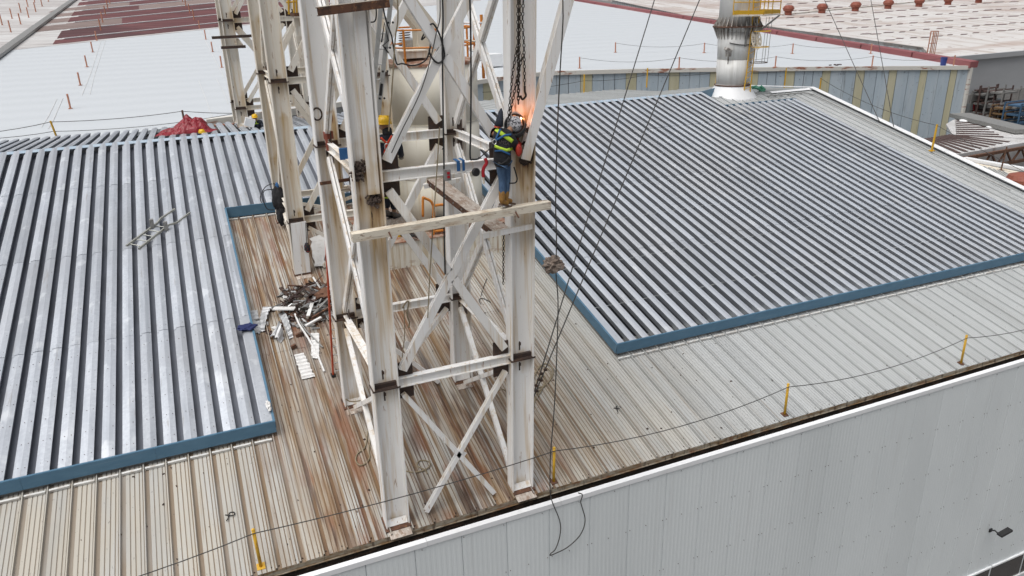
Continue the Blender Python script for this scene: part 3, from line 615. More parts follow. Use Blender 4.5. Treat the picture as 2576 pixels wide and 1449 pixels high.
# strip welded up the front web of the left column, torn at its foot
b = MB(); p0 = Vector((XA+.10, YF-.065, 7.26)); b.grid((XA+.09, YF-.06, 9.75), (.20, .10, 4.95), (3, 2, 40)); b.build('welded_strip', M['tower'], T1, shear=sh1, stain=st1)
def blob(mb, c, r, n=26, sz=.5, flat=.35):
    for i in range(n):
        d = Vector((random.gauss(0, 1), random.gauss(0, flat), random.gauss(0, 1))); mb.box(Vector(c)+d*r*.5, (r*sz*random.uniform(.5, 1.2), r*sz*.5, r*sz*random.uniform(.3, 1)), Matrix.Rotation(random.uniform(0, 3), 3, Vector((random.random(), random.random(), random.random()+.1))))
M['slag'] = pm('burnt_slag', (.11, .08, .065), .9, 0, [dict(scale=(30, 30, 30), lo=.45, hi=.6, col=(.05, .035, .03)), dict(scale=(18, 18, 18), lo=.6, hi=.7, col=(.34, .31, .28), fac=.7)])
for c in ((XA+.17, YF-.06, 7.16), (XA-.07, YF-.04, 7.62), (XA-.02, YF-.05, 7.80)):
    b = MB(); blob(b, c, .10, 60, .6); b.build('burnt_weld', M['slag'], T1)
for c in ((XB+.36, YF-.05, 8.15), (XB+.30, YF-.05, 7.85), (XB+.34, YF-.05, 7.62), (XB+.27, YF-.05, 7.58)):
    b = MB(); blob(b, c, .10, 60, .6); b.build('burnt_weld', M['slag'], T1)
# outrigger knee brace that leaves the right column towards the upper right
b = MB(); p0 = PY(1318, 400, YF-.14); p1 = PY(1432, -20, YF-.14); p1 = p1+(p1-p0)*.55
b.prism(hsec(.20, .17), p0, p1, (0, -1, 0), 0, 14); b.build('knee_brace', M['tower'], T1, stain=make_spots([(p0.x, p0.y, p0.z, .5, .1, .7)]))
# white angle brackets on the right columns that carry the walkway channel
for (a, c, Y) in (((1212, 588), (1337, 563), YF-.20), ((1065, 464), (1160, 447), YB-.20)):
    b = MB(); p, q = PY(*a, Y), PY(*c, Y); b.bar(p, q, .09, .012); b.bar(p+Vector((0, -.045, -.045)), q+Vector((0, -.045, -.045)), .012, .10); b.build('bracket', M['tower'], T1, stain=st1)
# torn channel stub at the top of the left front column
b = MB(); p, q = PY(797, 30, YF-.22), PY(978, 8, YF-.22); b.prism(chsec(.12, .13), p, q, (0, 0, 1)); b.build('torn_channel', M['rusty'], T1)
b = MB(); b.bar(p+Vector((0, 0, .070)), p.lerp(q, .5)+Vector((0, 0, .070)), .115, .008); b.bar(p.lerp(q, .52)+Vector((0, 0, .070)), p.lerp(q, .8)+Vector((0, 0, .070)), .115, .008); b.build('torn_channel_flange', M['worn_cream'], T1)
# round hand hole in the left rear column, shown by a ring
b = MB(); c = PY(798, 287, YB-.02)
b.tube([c+Vector((math.cos(t*math.pi/8)*.10, 0, math.sin(t*math.pi/8)*.13)) for t in range(17)], .018, 6, cap=False); b.build('lifting_eye', M['gusset'], T1)
# studs that hold the front tube
for (x, y) in ((978, 583), (1297, 532)):
    b = MB(); c = PY(x, y, YF-.42); b.tube([c+Vector((0, .34, 0)), c], .03, 6); b.tube([c+Vector((0, .02, 0)), c+Vector((.02, -.10, -.10))], .016, 6); blob(b, c+Vector((0, .03, 0)), .06, 10); b.build('stud', M['rusty'], T1)
# horizontal dark angle on the rear left column
b = MB(); p, q = PY(805, 462, YB-.18), PY(890, 450, YB-.18); b.bar(p, q, .05, .07); b.build('angle_stub', M['rusty'], T1)
# --- second and third tower further along the same line
Y3, Y3b = 23.25, 26.7
SP2 = [(XA-.13, Y3, 8.4, .3, .6, .7), (XA-.1, Y3, 7.4, .16, 3.0, 1.0), (XA, Y3b, 8.4, .3, 3.0, .95), (XA-.1, Y3b, 10, .3, 3.0, .6), (XA, Y3b, 5.6, .4, .8, 1), (XA, Y3, 4.4, .3, .8, .7), (5.6, Y3, 7.5, .3, 4, .9), (5.6, Y3b, 7.5, .3, 4, .9)]
tower('second steel tower with yellow rust streaks, behind the front one left of the tank', XA-.13, 5.55, Y3, Y3b, [4.22, 8.40], 12.6, zroof(Y3)+.02, zroof(Y3b)+.02, (.10, .10), SP2, True, 'tower2')
Y4, Y4b = 37.6, 40.6
SP3 = [(XA, Y4, 10.2, .4, 1.5, .9), (XA, Y4b, 10.2, .4, 4.5, .8), (XA, Y4, 6.6, .4, 1, .8), (XA, Y4b, 6.6, .4, 1, .9)]
tower('distant steel tower of the row, standing beyond the roof ridge', XA-.32, 5.5, Y4, Y4b, [6.0, 9.85], 13.5, zfar(Y4)+.42, zfar(Y4b)+.42, (.05, .05), SP3, True, 'tower2', lowx=False)
# white cover plate on the second tower's front leg
b = MB(); P_ = [PY(731, 563, Y3-.20), PY(770, 556, Y3-.20), PY(781, 684, Y3-.20), PY(743, 691, Y3-.20)]; b.poly(P_, .02, (0, -1, 0))
solo(b, 'cover_plate', M['tower'], 'plain white plate covering the foot of the second tower leg', 'plate')
# platform beams and yellow ladder between second and third tower
pf = thing('duct_gantry', 'cream beam gantry with grating between the second tower legs', 'gantry', (3.6, 25.0, 8))
for (a, c, Y, w, h) in (((738, 55), (800, 55), 25.0, .3, .25), ((745, 98), (810, 96), 25.0, .2, .18), ((748, 120), (812, 118), 25.0, .2, .18), ((752, 155), (830, 152), 25.0, .2, .22), ((790, 0), (800, 150), 25.2, .3, .25), ((815, 0), (838, 230), 25.4, .25, .25)):
    b = MB(); b.bar(PY(*a, Y), PY(*c, Y), w, h, (0, 1, 0) if abs(a[0]-c[0]) < 30 else (0, 0, 1)); b.build('beam', M['tower2'], pf, stain=make_spots([]))
b = MB(); b.bar(PY(735, 37, 24.8), PY(805, 36, 24.8), .9, .10); b.build('grating', M['rusty'], pf)
for xx in (725, 738, 745): 
    b = MB(); b.tube([PY(xx, -20, 24.6), PY(xx+2, 36, 24.6)], .03, 6); b.build('guard_post', M['yellow'], pf)
b = MB(); b.tube([PY(720, 6, 24.6), PY(748, 4, 24.6)], .025, 6); b.build('guard_rail', M['yellow'], pf)
for (x0, x1, y, Y) in ((532, 690, 94, 36.9), (545, 572, 104, 37.0), (555, 617, 118, 36.9)):
    pass
b = MB(); b.bar(PY(533, 95, Y4-.3), PY(634, 90, Y4-.3), .12, .12); solo(b, 'scaffold_bar', M['gusset'], 'black bar lying across the distant tower legs, upper one', 'bar')
b = MB(); b.bar(PY(556, 120, Y4-.3), PY(618, 117, Y4-.3), .12, .12); solo(b, 'scaffold_bar', M['gusset'], 'black bar lying across the distant tower legs, lower one', 'bar')
b = MB(); b.poly([PY(582, 96, Y4+.2), PY(600, 96, Y4+.2), PY(615, 117, Y4-.2), PY(596, 117, Y4-.2)], .04); solo(b, 'scaffold_board', M['worn_cream'], 'small pale board resting on two black bars of the distant tower', 'board')
# ---- cross-members resting on the front tower
tb = MB(); p, q = PY(884, 597, YF-.32), PY(1381, 514, YF-.32)
tb.prism([(-.10, -.075), (.10, -.075), (.10, .075), (-.10, .075)], p, q, (0, 0, 1), 0, 20); solo(tb, 'scaffold_tube', M['worn_cream'], 'flaking cream square tube across both front columns, under the welder', 'beam')
pl = thing('walkway_channel', 'brown steel channel walkway with worn grey top inside the front tower', 'walkway', PY(1170, 520, 15))
a0, a1 = PY(1092, 449, YB-.15), PY(1262, 578, YF-.10); d = (a1-a0).normalized(); sd = d.cross(Vector((0, 0, 1))).normalized()
b = MB(); b.bar(a0, a1, .36, .012); b.build('top', M['plank_top'], pl)
for s in (-1, 1):
    b = MB(); b.bar(a0+sd*s*.176+Vector((0, 0, -.07)), a1+sd*s*.176+Vector((0, 0, -.07)), .012, .13); fo = b.build('flange', M['rusty'], pl)
    if s == 1:
        for i in range(8):
            k = MB(); c = a0.lerp(a1, (i+.6)/8)+sd*.19+Vector((0, 0, -.06)); k.box(c, (.03, .03, .03)); k.build('bolt', M['steelgrey'], fo)
# ================================================================== WHITE NEIGHBOUR BUILDING AND WHAT LIES BEYOND
wb = thing('white_roof_building', 'large white roofed building behind, with blue grey and yellow striped end wall', 'building', W1(1380, 181)-Vector((0, 0, 14)))
near = [(-260, 418), (0, 384), (524, 306), (770, 273), (1000, 236), (1180, 207), (1290, 191), (1380, 182), (1600, 176), (1810, 173), (2130, 170), (2440, 168)]
rp = [W1(*p) for p in near]
back = [W1(1440, 0), W1(1380, -40), W1(-700, -40), W1(-700, 200)]
b = MB(); b.poly(rp+back, .25); b.build('roof', M['wroof'], wb)
# weathered sheet area beyond the white coat
def on1(p, h): return W1(p[0], p[1], h)
b = MB(); b.poly([on1(p, .03) for p in ((-300, 160), (0, 129), (620, 63), (900, 33), (1210, 1), (1210, -38), (-300, -38))], .03); b.build('weathered_area', M['wbrown'], wb)
def band_edge(y330, x): return y330-(x-330)*(.104-.00012*(80-y330))
ys = [92, 79, 58, 41, 27, 14, 3, -8, -20]
for i in range(len(ys)-1):
    y0, y1 = ys[i]-1.6, ys[i+1]+1.6
    xl = 132+(92-ys[i])*.72; xs = [xl+random.uniform(-2, 2), 330+random.uniform(-30, 30), 541, 830]
    for j in range(3):
        a, c = xs[j], xs[j+1]
        b = MB(); sk = .70 if j == 0 else 0
        b.poly([on1((a, band_edge(y0, a)), .06), (on1((c, band_edge(y0, c)), .06)), on1((c, band_edge(y1, c)), .06), on1((a+(y0-y1)*sk, band_edge(y1, a+(y0-y1)*sk)), .06)], .03)
        b.build('roof_panel', M['maroon'] if (i+j) % 7 != 5 and not (j == 0 and i in (2, 5)) else M['brownsheet'], wb)
for (y0, y1, xa, xb) in ((57, 43, 78, 172), (39, 28, 98, 190), (25, 16, 118, 210), (12, 4, 130, 225)):
    b = MB(); b.poly([on1((xa-8, band_edge(y0, xa)), .055), on1((xb-8, band_edge(y0, xb)), .055), on1((xb+8, band_edge(y1, xb)), .055), on1((xa+12, band_edge(y1, xa)), .055)], .025); b.build('roof_panel', M['brownsheet'], wb)
# white strips between the panels
for i, y in enumerate(ys[1:]):
    b = MB(); a, c = (150+(92-y)*.7, 1000); b.bar(on1((a, band_edge(y, a)), .13), on1((c, band_edge(y, c)), .13), .55, .1); b.build('roof_strip', M['white'], wb)
b = MB(); b.bar(on1((-60, 177), .3), on1((200, -12), .3), 1.0, .35); b.build('valley_gutter', M['steelgrey'], wb)
# rows of fixings and lap seams on the white coat
def seam(pts, w=.05, name='lap_seam'):
    b = MB(); q = [W1(x, y, .02) for x, y in pts]
    for a, c in zip(q[:-1], q[1:]): b.bar(a, c, w, .02)
    b.build(name, M['grey_sheet'], wb)
seam([(254, 102), (228, 185), (206, 240)]); seam([(265, 103), (236, 195), (226, 238)]); seam([(143, 249), (122, 292), (104, 320)]); seam([(158, 247), (135, 300), (122, 323)]); seam([(502, 73), (532, 132), (564, 195)]); seam([(521, 73), (549, 130)]); seam([(500, 203), (518, 248), (535, 300)]); seam([(544, 198), (562, 230), (574, 262)])
# end wall of alternating cladding
yel = [(1214, 1244), (1357, 1370), (1460, 1490), (1575, 1602), (1684, 1710), (1787, 1814), (1892, 1909), (1976, 2001), (2070, 2091), (2155, 2177), (2238, 2258), (2317, 2335), (2393, 2410)]
def top_y(x):
    for (xa, ya), (xb, yb) in zip(near[:-1], near[1:]):
        if xa <= x <= xb: return ya+(yb-ya)*(x-xa)/(xb-xa)
def clad(xa, xb, mt):
    a, c = W1(xa, top_y(xa)), W1(xb, top_y(xb)); z = -11.2
    d = (c-a); d.z = 0; d.normalize(); nrm = Vector((d.y, -d.x, 0)); b = MB()
    ins = d*.03
    b.add([a+ins+nrm*.05, c-ins+nrm*.05, Vector((c.x, c.y, z))-ins+nrm*.05, Vector((a.x, a.y, z))+ins+nrm*.05, a+ins-nrm*.05, c-ins-nrm*.05, Vector((c.x, c.y, z))-ins-nrm*.05, Vector((a.x, a.y, z))+ins-nrm*.05], [(3, 2, 1, 0), (4, 5, 6, 7), (0, 1, 5, 4), (0, 4, 7, 3), (1, 2, 6, 5)])
    b.build('cladding_panel', mt, wb)
cur = 1100
for (a, c) in yel+[(2438, 2438)]:
    n = max(1, round((a-cur)/26))
    for i in range(n): clad(cur+(a-cur)*i/n, cur+(a-cur)*(i+1)/n, M['wblue'])
    if c > a: clad(a, c, M['wyellow'])
    cur = c
b = MB(); q = rp[2:]
for a, c in zip(q[:-1], q[1:]):
    b = MB(); b.bar(a+Vector((0, -.1, -.08)), c+Vector((0, -.1, -.08)), .35, .42); b.build('wall_trim', M['wtrim'], wb)
# backing wall behind the cladding, corner trim, side wall
b = MB()
for a, c in zip(q[:-1], q[1:]): b.add([a-Vector((0, -.2, .2)), c-Vector((0, -.2, .2)), Vector((c.x, c.y+.2, -11)), Vector((a.x, a.y+.2, -11)), a-Vector((0, -.4, .2)), c-Vector((0, -.4, .2)), Vector((c.x, c.y+.4, -11)), Vector((a.x, a.y+.4, -11))], [(3, 2, 1, 0), (4, 5, 6, 7), (0, 1, 5, 4), (2, 3, 7, 6), (0, 4, 7, 3), (1, 2, 6, 5)])
e0, e1 = rp[-1], W1(1440, 0); b.add([e0-Vector((0, 0, .2)), e1-Vector((0, 0, .2)), Vector((e1.x, e1.y, -11)), Vector((e0.x, e0.y, -11)), e0-Vector((.2, 0, .2)), e1-Vector((.2, 0, .2)), Vector((e1.x-.2, e1.y, -11)), Vector((e0.x-.2, e0.y, -11))], [(3, 2, 1, 0), (4, 5, 6, 7), (0, 1, 5, 4), (2, 3, 7, 6), (0, 4, 7, 3), (1, 2, 6, 5)])
b.build('backing_wall', M['gwall'], wb)
b = MB(); b.bar(rp[-1]+Vector((.05, -.1, 0)), Vector((rp[-1].x+.05, rp[-1].y-.1, -11)), .35, .35, (0, 1, 0)); b.build('corner_trim', M['wtrim'], wb)
e0, e1 = rp[-1]+Vector((.2, -.3, .25)), W1(1380, -10)
for i in range(14):
    b = MB(); a, c = e0.lerp(e1, i/14), e0.lerp(e1, (i+1)/14-.002); b.bar(a, c, 1.3, .7); b.build('verge_cap', M['redcap'], wb)
# small roof-top house beside the tank, seen between the braces
b = MB(); c = W1(1233, 165, .1); b.box(c+Vector((0, 0, .6)), (2.2, 2, 1.3)); b.build('roof_hatch', M['white'], wb)
for i in range(6):
    b = MB(); b.bar(W1(1196, 137+i*4.5, .1), W1(1222, 134+i*4.5, .1), .35, .1); b.build('skylight_bar', M['darkbrown'], wb)
b = MB(); b.bar(W1(1180, 118, .25), W1(1226, 138, .25), .8, .3); b.build('ridge_flashing', M['wtrim'], wb)
for i in range(7):
    b = MB(); b.bar(W1(1005, 78+i*6, .1), W1(1030, 75+i*6, .1), .4, .1); b.build('skylight_bar', M['darkbrown'], wb)
# guard posts
def post(x, y, h, lab, grp, at=W1, r=.08, mt='post_far'):
    c = at(x, y); b = MB(); b.tube([c, c+Vector((0, 0, h))], r, 6); b.box(c+Vector((0, 0, .03)), (.3, .3, .05)); b.lathe([(r*1.1, 0), (r*.9, .05), (.01, .07)], c+Vector((0, 0, h)), 6)
    solo(b, 'guard_post', M[mt], lab, 'post', grp)
k = .2233
ga = 'orange posts on the left white roof'
for i, (x, y) in enumerate(((795, 1225), (907, 962), (982, 755), (1047, 588), (1092, 458))): post(x*k, y*k, 1.15, ORD[i]+' and nearest orange post of the middle row on the left white roof' if i == 0 else ORD[i]+' orange post from the front, middle row on the left white roof', ga)
for i, (x, y) in enumerate(((2500, 760), (2397, 585), (2320, 443), (2250, 325))): post(x*k, y*k, 1.15, ORD[i]+' orange post from the front, row beside the distant tower on the white roof', ga)
ga = 'orange posts on the maroon roof'
for pts_, where in ((((1138, 345), (1160, 258), (1192, 178), (1218, 108), (1240, 45)), 'middle row on the maroon roof'), (((2190, 230), (2140, 155), (2098, 85), (2058, 25)), 'right row on the maroon roof'), (((125, 365), (235, 275), (325, 200), (405, 135), (477, 75), (547, 20)), 'row just right of the far grey gutter'), (((27, 285), (138, 213), (237, 143), (317, 82), (392, 28)), 'row just left of the far grey gutter')):
    for i, (x, y) in enumerate(pts_): post(x*k, y*k, 1.6, ORD[i]+' faded orange post from the front, '+where, ga, r=.10)
ga = 'orange posts on the right white roof'
rposts = [(1458, 172), (1708, 172), (1950, 169), (2193, 168), (2398, 167), (1548, 132), (1771, 133), (1993, 135), (2190, 135)]
for i, (x, y) in enumerate(rposts): post(x, y, 1.15, ORD[i % 5]+' pink orange post from the left, '+('front row above the striped wall' if i < 5 else 'rear row on the right white roof'), ga)
def wire(pts, r, label, grp=None, name='lifeline_wire', mt='wire', cat='wire'):
    b = MB(); b.tube(pts, r, 5); solo(b, name, M[mt], label, cat, grp)
for row, nm in ((rposts[:5], 'sagging lifeline wire on the front row of posts, white roof behind the chimney'), (rposts[5:], 'sagging lifeline wire on the rear row of posts, white roof behind the chimney')):
    pts = []
    for a, c in zip(row[:-1], row[1:]): pts += sag(W1(*a)+Vector((0, 0, 1.12)), W1(*c)+Vector((0, 0, 1.12)), .45, 8)
    wire(pts, .018, nm)
b = MB(); c = W1(2372, 165); b.lathe([(.28, 0), (.36, .9), (.38, .92), (.34, .9), (.26, .1)], c, 12); solo(b, 'bucket', pm('blue_plastic', (.03, .05, .22), .5), 'dark blue bucket at the right corner of the white roof', 'bucket')
b = MB(); c = W1(2102, 164); [b.box(c+Vector((random.uniform(-.7, .7), random.uniform(-.3, .3), .05)), (.5, .2, .08), Matrix.Rotation(random.random()*3, 3, 'Z')) for _ in range(6)]; solo(b, 'scrap', M['darkbrown'], 'small dark scrap lying on the white roof right of the chimney', 'scrap', kind='stuff')
# ---- far warehouse with turbine vents
wh = thing('warehouse', 'far warehouse with patchy pale roof, grey walls and orange roof vents', 'building', W2(2340, 147)-Vector((0, 0, 12)))
fr = [(1300, -32), (1540, 0), (1717, 37), (2322, 119), (2345, 148), (2576, 127), (2900, 98)]
q = [W2(*p) for p in fr]
b = MB(); b.poly(q+[W2(2900, -36), W2(1300, -36)], .4); b.build('roof', M['whs'], wh)
b = MB()
for a, c in zip(q[1:3], q[2:4]): b.add([a, c, c-Vector((0, 0, 6)), a-Vector((0, 0, 6))], [(3, 2, 1, 0)])
b.build('side_wall', pm('ribbed_grey', (.42, .45, .46), .6, 0, [dict(scale=(2.2, 2.2, 0), lo=.4, hi=.6, col=(.30, .32, .33), kind='wave')]), wh)
a, c = q[4], q[6]
b = MB(); b.bar(a+Vector((0, -.2, -.25)), c+Vector((0, -.2, -.25)), .5, .6); b.build('eave_trim', M['gwall'], wh)
b = MB(); zt, zm, zb = 0, -5.0, -12
b.add([a-Vector((0, 0, .3)), c-Vector((0, 0, .3)), Vector((c.x, c.y, c.z+zm)), Vector((a.x, a.y, a.z+zm))], [(3, 2, 1, 0)]); b.build('end_wall', M['gwall'], wh)
b = MB(); o = Vector((0, -.15, 0)); b.add([Vector((a.x, a.y, a.z+zm))+o, Vector((c.x, c.y, c.z+zm))+o, Vector((c.x, c.y, -11))+o, Vector((a.x, a.y, -11))+o, Vector((a.x, a.y, a.z+zm))-o, Vector((c.x, c.y, c.z+zm))-o], [(3, 2, 1, 0), (0, 1, 5, 4)]); b.build('block_wall', M['block'], wh)
def wallpt(x, y, off=.35):
    d = (c-a); d.z = 0; n = Vector((d.y, -d.x, 0)).normalized(); return PP(x, y, a+n*off, n)
for (x, y, w, h) in ((2441, 276, 14, 30), (2518, 262, 16, 30)):
    b = MB(); b.poly([wallpt(x-w/2, y-h/2), wallpt(x+w/2, y-h/2-1), wallpt(x+w/2-3, y+h/2), wallpt(x-w/2-3, y+h/2)], .1, (0, -1, 0)); dd = b.build('door', pm('grey_door', (.22, .24, .25), .6), wh)
b = MB(); b.poly([wallpt(2452, 262, .5), wallpt(2464, 260, .5), wallpt(2462, 276, .5), wallpt(2450, 279, .5)], .3, (0, -1, 0)); b.build('hose_cabinet', pm('red_cabinet', (.25, .02, .025), .5), wh)
b = MB(); b.poly([wallpt(2455, 266, .56), wallpt(2461, 265, .56), wallpt(2460, 273, .56), wallpt(2454, 274, .56)], .05, (0, -1, 0)); b.build('hose_reel', M['white'], wh)
b = MB(); b.poly([wallpt(2466, 225, .5), wallpt(2472, 224, .5), wallpt(2471, 229, .5), wallpt(2465, 230, .5)], .05, (0, -1, 0)); b.build('wall_sign', pm('red_sign', (.45, .06, .06), .5), wh)
# dark patches in rows on the roof
for r in range(9):
    for i in range(26):
        y = 104-r*13.5-i*2.35+random.uniform(-1.5, 1.5); x = 2175+i*31-r*62+random.uniform(-5, 5)
        if y < 2 or x < 1975 or x > 2640 or y > 150-(2600-x)*.03: continue
        if x < 2322 and y > 36+(x-1717)*.135-6: continue
        w = random.uniform(6, 15); b = MB(); b.poly([W2(x-w, y+1.4, .05), W2(x+w*.7, y+.6, .05), W2(x+w, y-1.0, .05), W2(x-w*.6, y-.6, .05)], .04); b.build('roof_patch', M['patch'], wh)
b = MB(); b.bar(W2(1960, 37, .1), W2(2600, -24, .1), 1.2, .2); b.build('roof_ridge', M['wtrim'], wh)
for i, (x, y) in enumerate(((1982, 38), (2067, 33), (2151, 28), (2233, 22), (2311, 17), (2384, 12), (2461, 7))):
    c0 = W2(x, y); s = 1.25; t = thing('roof_vent', ORD[i]+' round orange turbine vent from the left on the far warehouse ridge', 'vent', c0, 'turbine vents in a row'); b = MB()
    b.lathe([(.55*s, 0), (.55*s, .45*s)], c0, 12); b.build('base', M['vent'], t); b = MB()
    b.lathe([(.45*s, .45*s), (.72*s, .6*s), (.82*s, .95*s), (.72*s, 1.25*s), (.4*s, 1.42*s), (.05, 1.45*s)], c0, 14); b.build('turbine', M['vent'], t)
    for j in range(12):
        an = j*math.pi/6; f = MB(); f.tube([c0+Vector((math.cos(an+u*.5)*rr*s, math.sin(an+u*.5)*rr*s, zz*s)) for u, rr, zz in ((0, .5, .48), (.4, .84, .95), (.8, .45, 1.4))], .04*s, 4); f.build('vane', M['vent'], t)
t = thing('caged_ladder', 'orange caged ladder at the corner of the far warehouse roof', 'ladder', W2(2337, 147))
for x in (2330, 2337): b = MB(); b.tube([W2(x, 147), W2(x+1, 147)+Vector((0, 0, 3.2))], .07, 5); b.build('rail', M['post_far'], t)
c0 = W2(2342, 146)
for x in (2341, 2345, 2349): b = MB(); b.tube([W2(x, 146)+Vector((0, 0, .3)), W2(x+1, 146)+Vector((0, 0, 3.2))], .05, 5); b.build('cage_bar', M['post_far'], t)
for z in (.4, 1.8, 3.2): b = MB(); b.tube([W2(2330, 147)+Vector((0, 0, z)), W2(2350, 146)+Vector((0, 0, z))], .05, 5); b.build('hoop', M['post_far'], t)
# ---- cars glimpsed at the very top
for i, x in enumerate((1722, 1735, 1748, 1762)):
    pass
# ---- low shed, yard and racks on the right
yd = MB(); yd.poly([PZ(2330, 330, -6), PZ(2700, 420, -6), Vector((180, 40, -6)), Vector((170, 110, -6)), Vector((60, 110, -6))], .4); tag(yd.build('yard', M['ground']), kind='structure')
sd_ = thing('low_shed', 'low shed with white and brown striped roof sheets below the striped wall', 'shed', PZ(2450, 350, -9))
def Zs(x, y): return PZ(x, y, -3.2)
b = MB(); b.poly([Zs(2300, 352), Zs(2391, 391), Zs(2620, 351), Zs(2620, 352), Zs(2396, 339)], .2); b.build('roof_slope', M['shed'], sd_)
b = MB(); b.poly([Zs(2396, 338.5), Zs(2620, 351.5), Zs(2620, 349), Zs(2411, 294), Zs(2380, 312)], .2); b.build('roof_slope', M['shed'], sd_)
for i in range(9):
    x = 2322+i*8; b = MB(); b.bar(Zs(x, 351-i*1.4)+Vector((0, 0, .05)), Zs(x+72+i*10, 390-i*4)+Vector((0, 0, .05)), .35, .05); b.build('batten', M['darkbrown'], sd_)
for i in range(8):
    y = 305+i*5; b = MB(); b.bar(Zs(2405, y+1)+Vector((0, 0, .05)), Zs(2440+i*12, y-3+i*1.2)+Vector((0, 0, .05)), .35, .05); b.build('batten', M['darkbrown'], sd_)
b = MB(); b.bar(Zs(2412, 296)+Vector((0, 0, .3)), Zs(2580, 338)+Vector((0, 0, .3)), 2.2, .4); b.build('ridge_duct', M['steelgrey'], sd_)
for (x, y) in ((2431, 306), (2500, 322)):
    b = MB(); c0 = Zs(x, y); b.lathe([(.62, 0), (.7, .12), (.5, .22), (.05, .26)], c0, 16); b.build('roof_cap', M['white'], sd_)
a_, c_ = Zs(2391, 392), Zs(2620, 352)
b = MB(); b.add([a_, c_, c_-Vector((0, 0, 7)), a_-Vector((0, 0, 7))], [(3, 2, 1, 0)]); b.build('wall', M['shed'], sd_)
for dz in (-.3, -1.5):
    b = MB(); o = Vector((-.3, -.4, dz)); b.bar(a_+o, c_+o, .25, .25); b.build('truss_chord', M['rusty'], sd_)
for i in range(12):
    b = MB(); o = Vector((-.3, -.4, 0)); b.bar(a_.lerp(c_, i/12)+o-Vector((0, 0, .3 if i % 2 else 1.5)), a_.lerp(c_, (i+1)/12)+o-Vector((0, 0, 1.5 if i % 2 else .3)), .14, .14); b.build('truss_web', M['rusty'], sd_)
rg = random.Random(3)
def rack(x, y, w, h, lab, mt):
    p = PZ(x, y, -6); t = thing('pallet_rack', lab, 'rack', p, 'steel racks in the yard'); 
    for lv in range(3):
        z = -6+lv*h/3+.1
        for dx in (0, w):
            for dy in (0, 2): 
                if lv == 0: b = MB(); b.bar(p+Vector((dx, dy, 0)), p+Vector((dx, dy, h)), .14, .14, (0, 1, 0)); b.build('upright', M[mt], t)
        for dy in (0, 2): b = MB(); b.bar(p+Vector((0, dy, z+.9+6)), p+Vector((w, dy, z+.9+6)), .14, .14); b.build('rail', M[mt], t)
        b = MB(); b.box(p+Vector((w/2, 1, z+.6+6)), (w*.9, 1.6, .2)); b.build('shelf', M[mt], t)
for i in range(7): rack(2432+i*19, 292+i*4.5, 3.2, 2.2+rg.random()*3.5, ORD[i]+' dark steel storage rack from the left along the block wall', 'darkbrown' if i % 2 else 'steelgrey')
M['rack_ochre'] = pm('rack_ochre', (.17, .105, .05), .7)
M['bluerack'] = pm('blue_rack', (.05, .11, .19), .6)
rack(2556, 330, 4.5, 3.2, 'blue storage rack at the right edge of the yard', 'bluerack'); rack(2524, 318, 2.5, 2.0, 'ochre storage crate frame in the yard near the blue rack', 'rack_ochre')
# ---- cream roof and vent at the far right, just over the rake of the main roof
cr = thing('annexe_roof', 'small cream ribbed annexe roof at the right edge beside the main roof', 'roof', PZ(2530, 450, -6))
def Zc(x, y): return PZ(x, y, -1.5)
b = MB(); b.poly([Zc(2395, 398), Zc(2640, 447), Zc(2640, 540), Zc(2560, 520)], .15); b.build('roof', M['worn_cream'], cr)
for i in range(10): b = MB(); b.bar(Zc(2415+i*12, 405+i*3)+Vector((0, 0, .03)), Zc(2500+i*12, 460+i*3)+Vector((0, 0, .03)), .08, .08); b.build('rib', M['cream_sheet'], cr)
b = MB(); b.bar(Zc(2425, 402)+Vector((0, 0, .1)), Zc(2640, 441)+Vector((0, 0, .1)), .5, .2); b.build('ridge_cap', M['white'], cr)
b = MB(); b.add([Zc(2395, 398)-Vector((0, 0, .2)), Zc(2560, 520)-Vector((0, 0, .2)), Zc(2560, 520)-Vector((0, 0, 9.4)), Zc(2395, 398)-Vector((0, 0, 9.4))], [(0, 1, 2, 3)]); b.build('wall', M['gwall'], cr)
c0 = Zc(2562, 478); t = thing('roof_vent', 'orange round turbine vent at the right edge on the cream annexe roof', 'vent', c0); b = MB(); b.lathe([(.5, 0), (.5, .3)], c0, 14); b.build('base', M['vent'], t)
b = MB(); b.lathe([(.45, .3), (.75, .45), (.82, .7), (.7, .95), (.3, 1.08), (.05, 1.1)], c0, 16); b.build('turbine', M['vent'], t)
c0 = Zc(2518, 428); b = MB(); b.tube([c0, c0+Vector((.1, 0, 1.6))], .05, 6); b.box(c0, (.3, .3, .05)); solo(b, 'guard_post', M['rusty'], 'rusty guard post on the cream annexe roof at right', 'post')
# ================================================================== TANK ON ITS PLINTH
TX, TY, TR = 7.55, 24.6, 1.62
pz = 3.22
pb = MB(); 
plt = thing('tank_plinth', 'rust streaked white plinth block under the cream tank', 'plinth', (7.4, 22.6, 2.2))
b = MB(); b.add([(4.7, 22.55, 2.1), (9.62, 22.55, 2.1), (9.62, 26.6, 2.1), (4.7, 26.6, 2.1), (4.7, 22.55, pz), (9.62, 22.55, pz), (9.62, 26.6, pz), (4.7, 26.6, pz)], [(0, 1, 5, 4), (1, 2, 6, 5), (2, 3, 7, 6), (3, 0, 4, 7)]); b.build('block', M['plinth'], plt)
b = MB(); b.box((7.16, 24.57, pz+.01), (4.98, 4.1, .03)); b.build('deck', M['platform'], plt)
tk = thing('storage_tank', 'large cream cylindrical steel tank behind the front tower', 'tank', (TX, TY, pz))
zt = 8.62
b = MB(); n = 48
for z0, z1 in ((pz, 5.0), (5.0, 6.75), (6.75, zt)):
    b = MB(); b.lathe([(TR, z0+.006), (TR, z1-.006)], (TX, TY, 0), n); b.build('shell_course', M['tank'], tk, True)
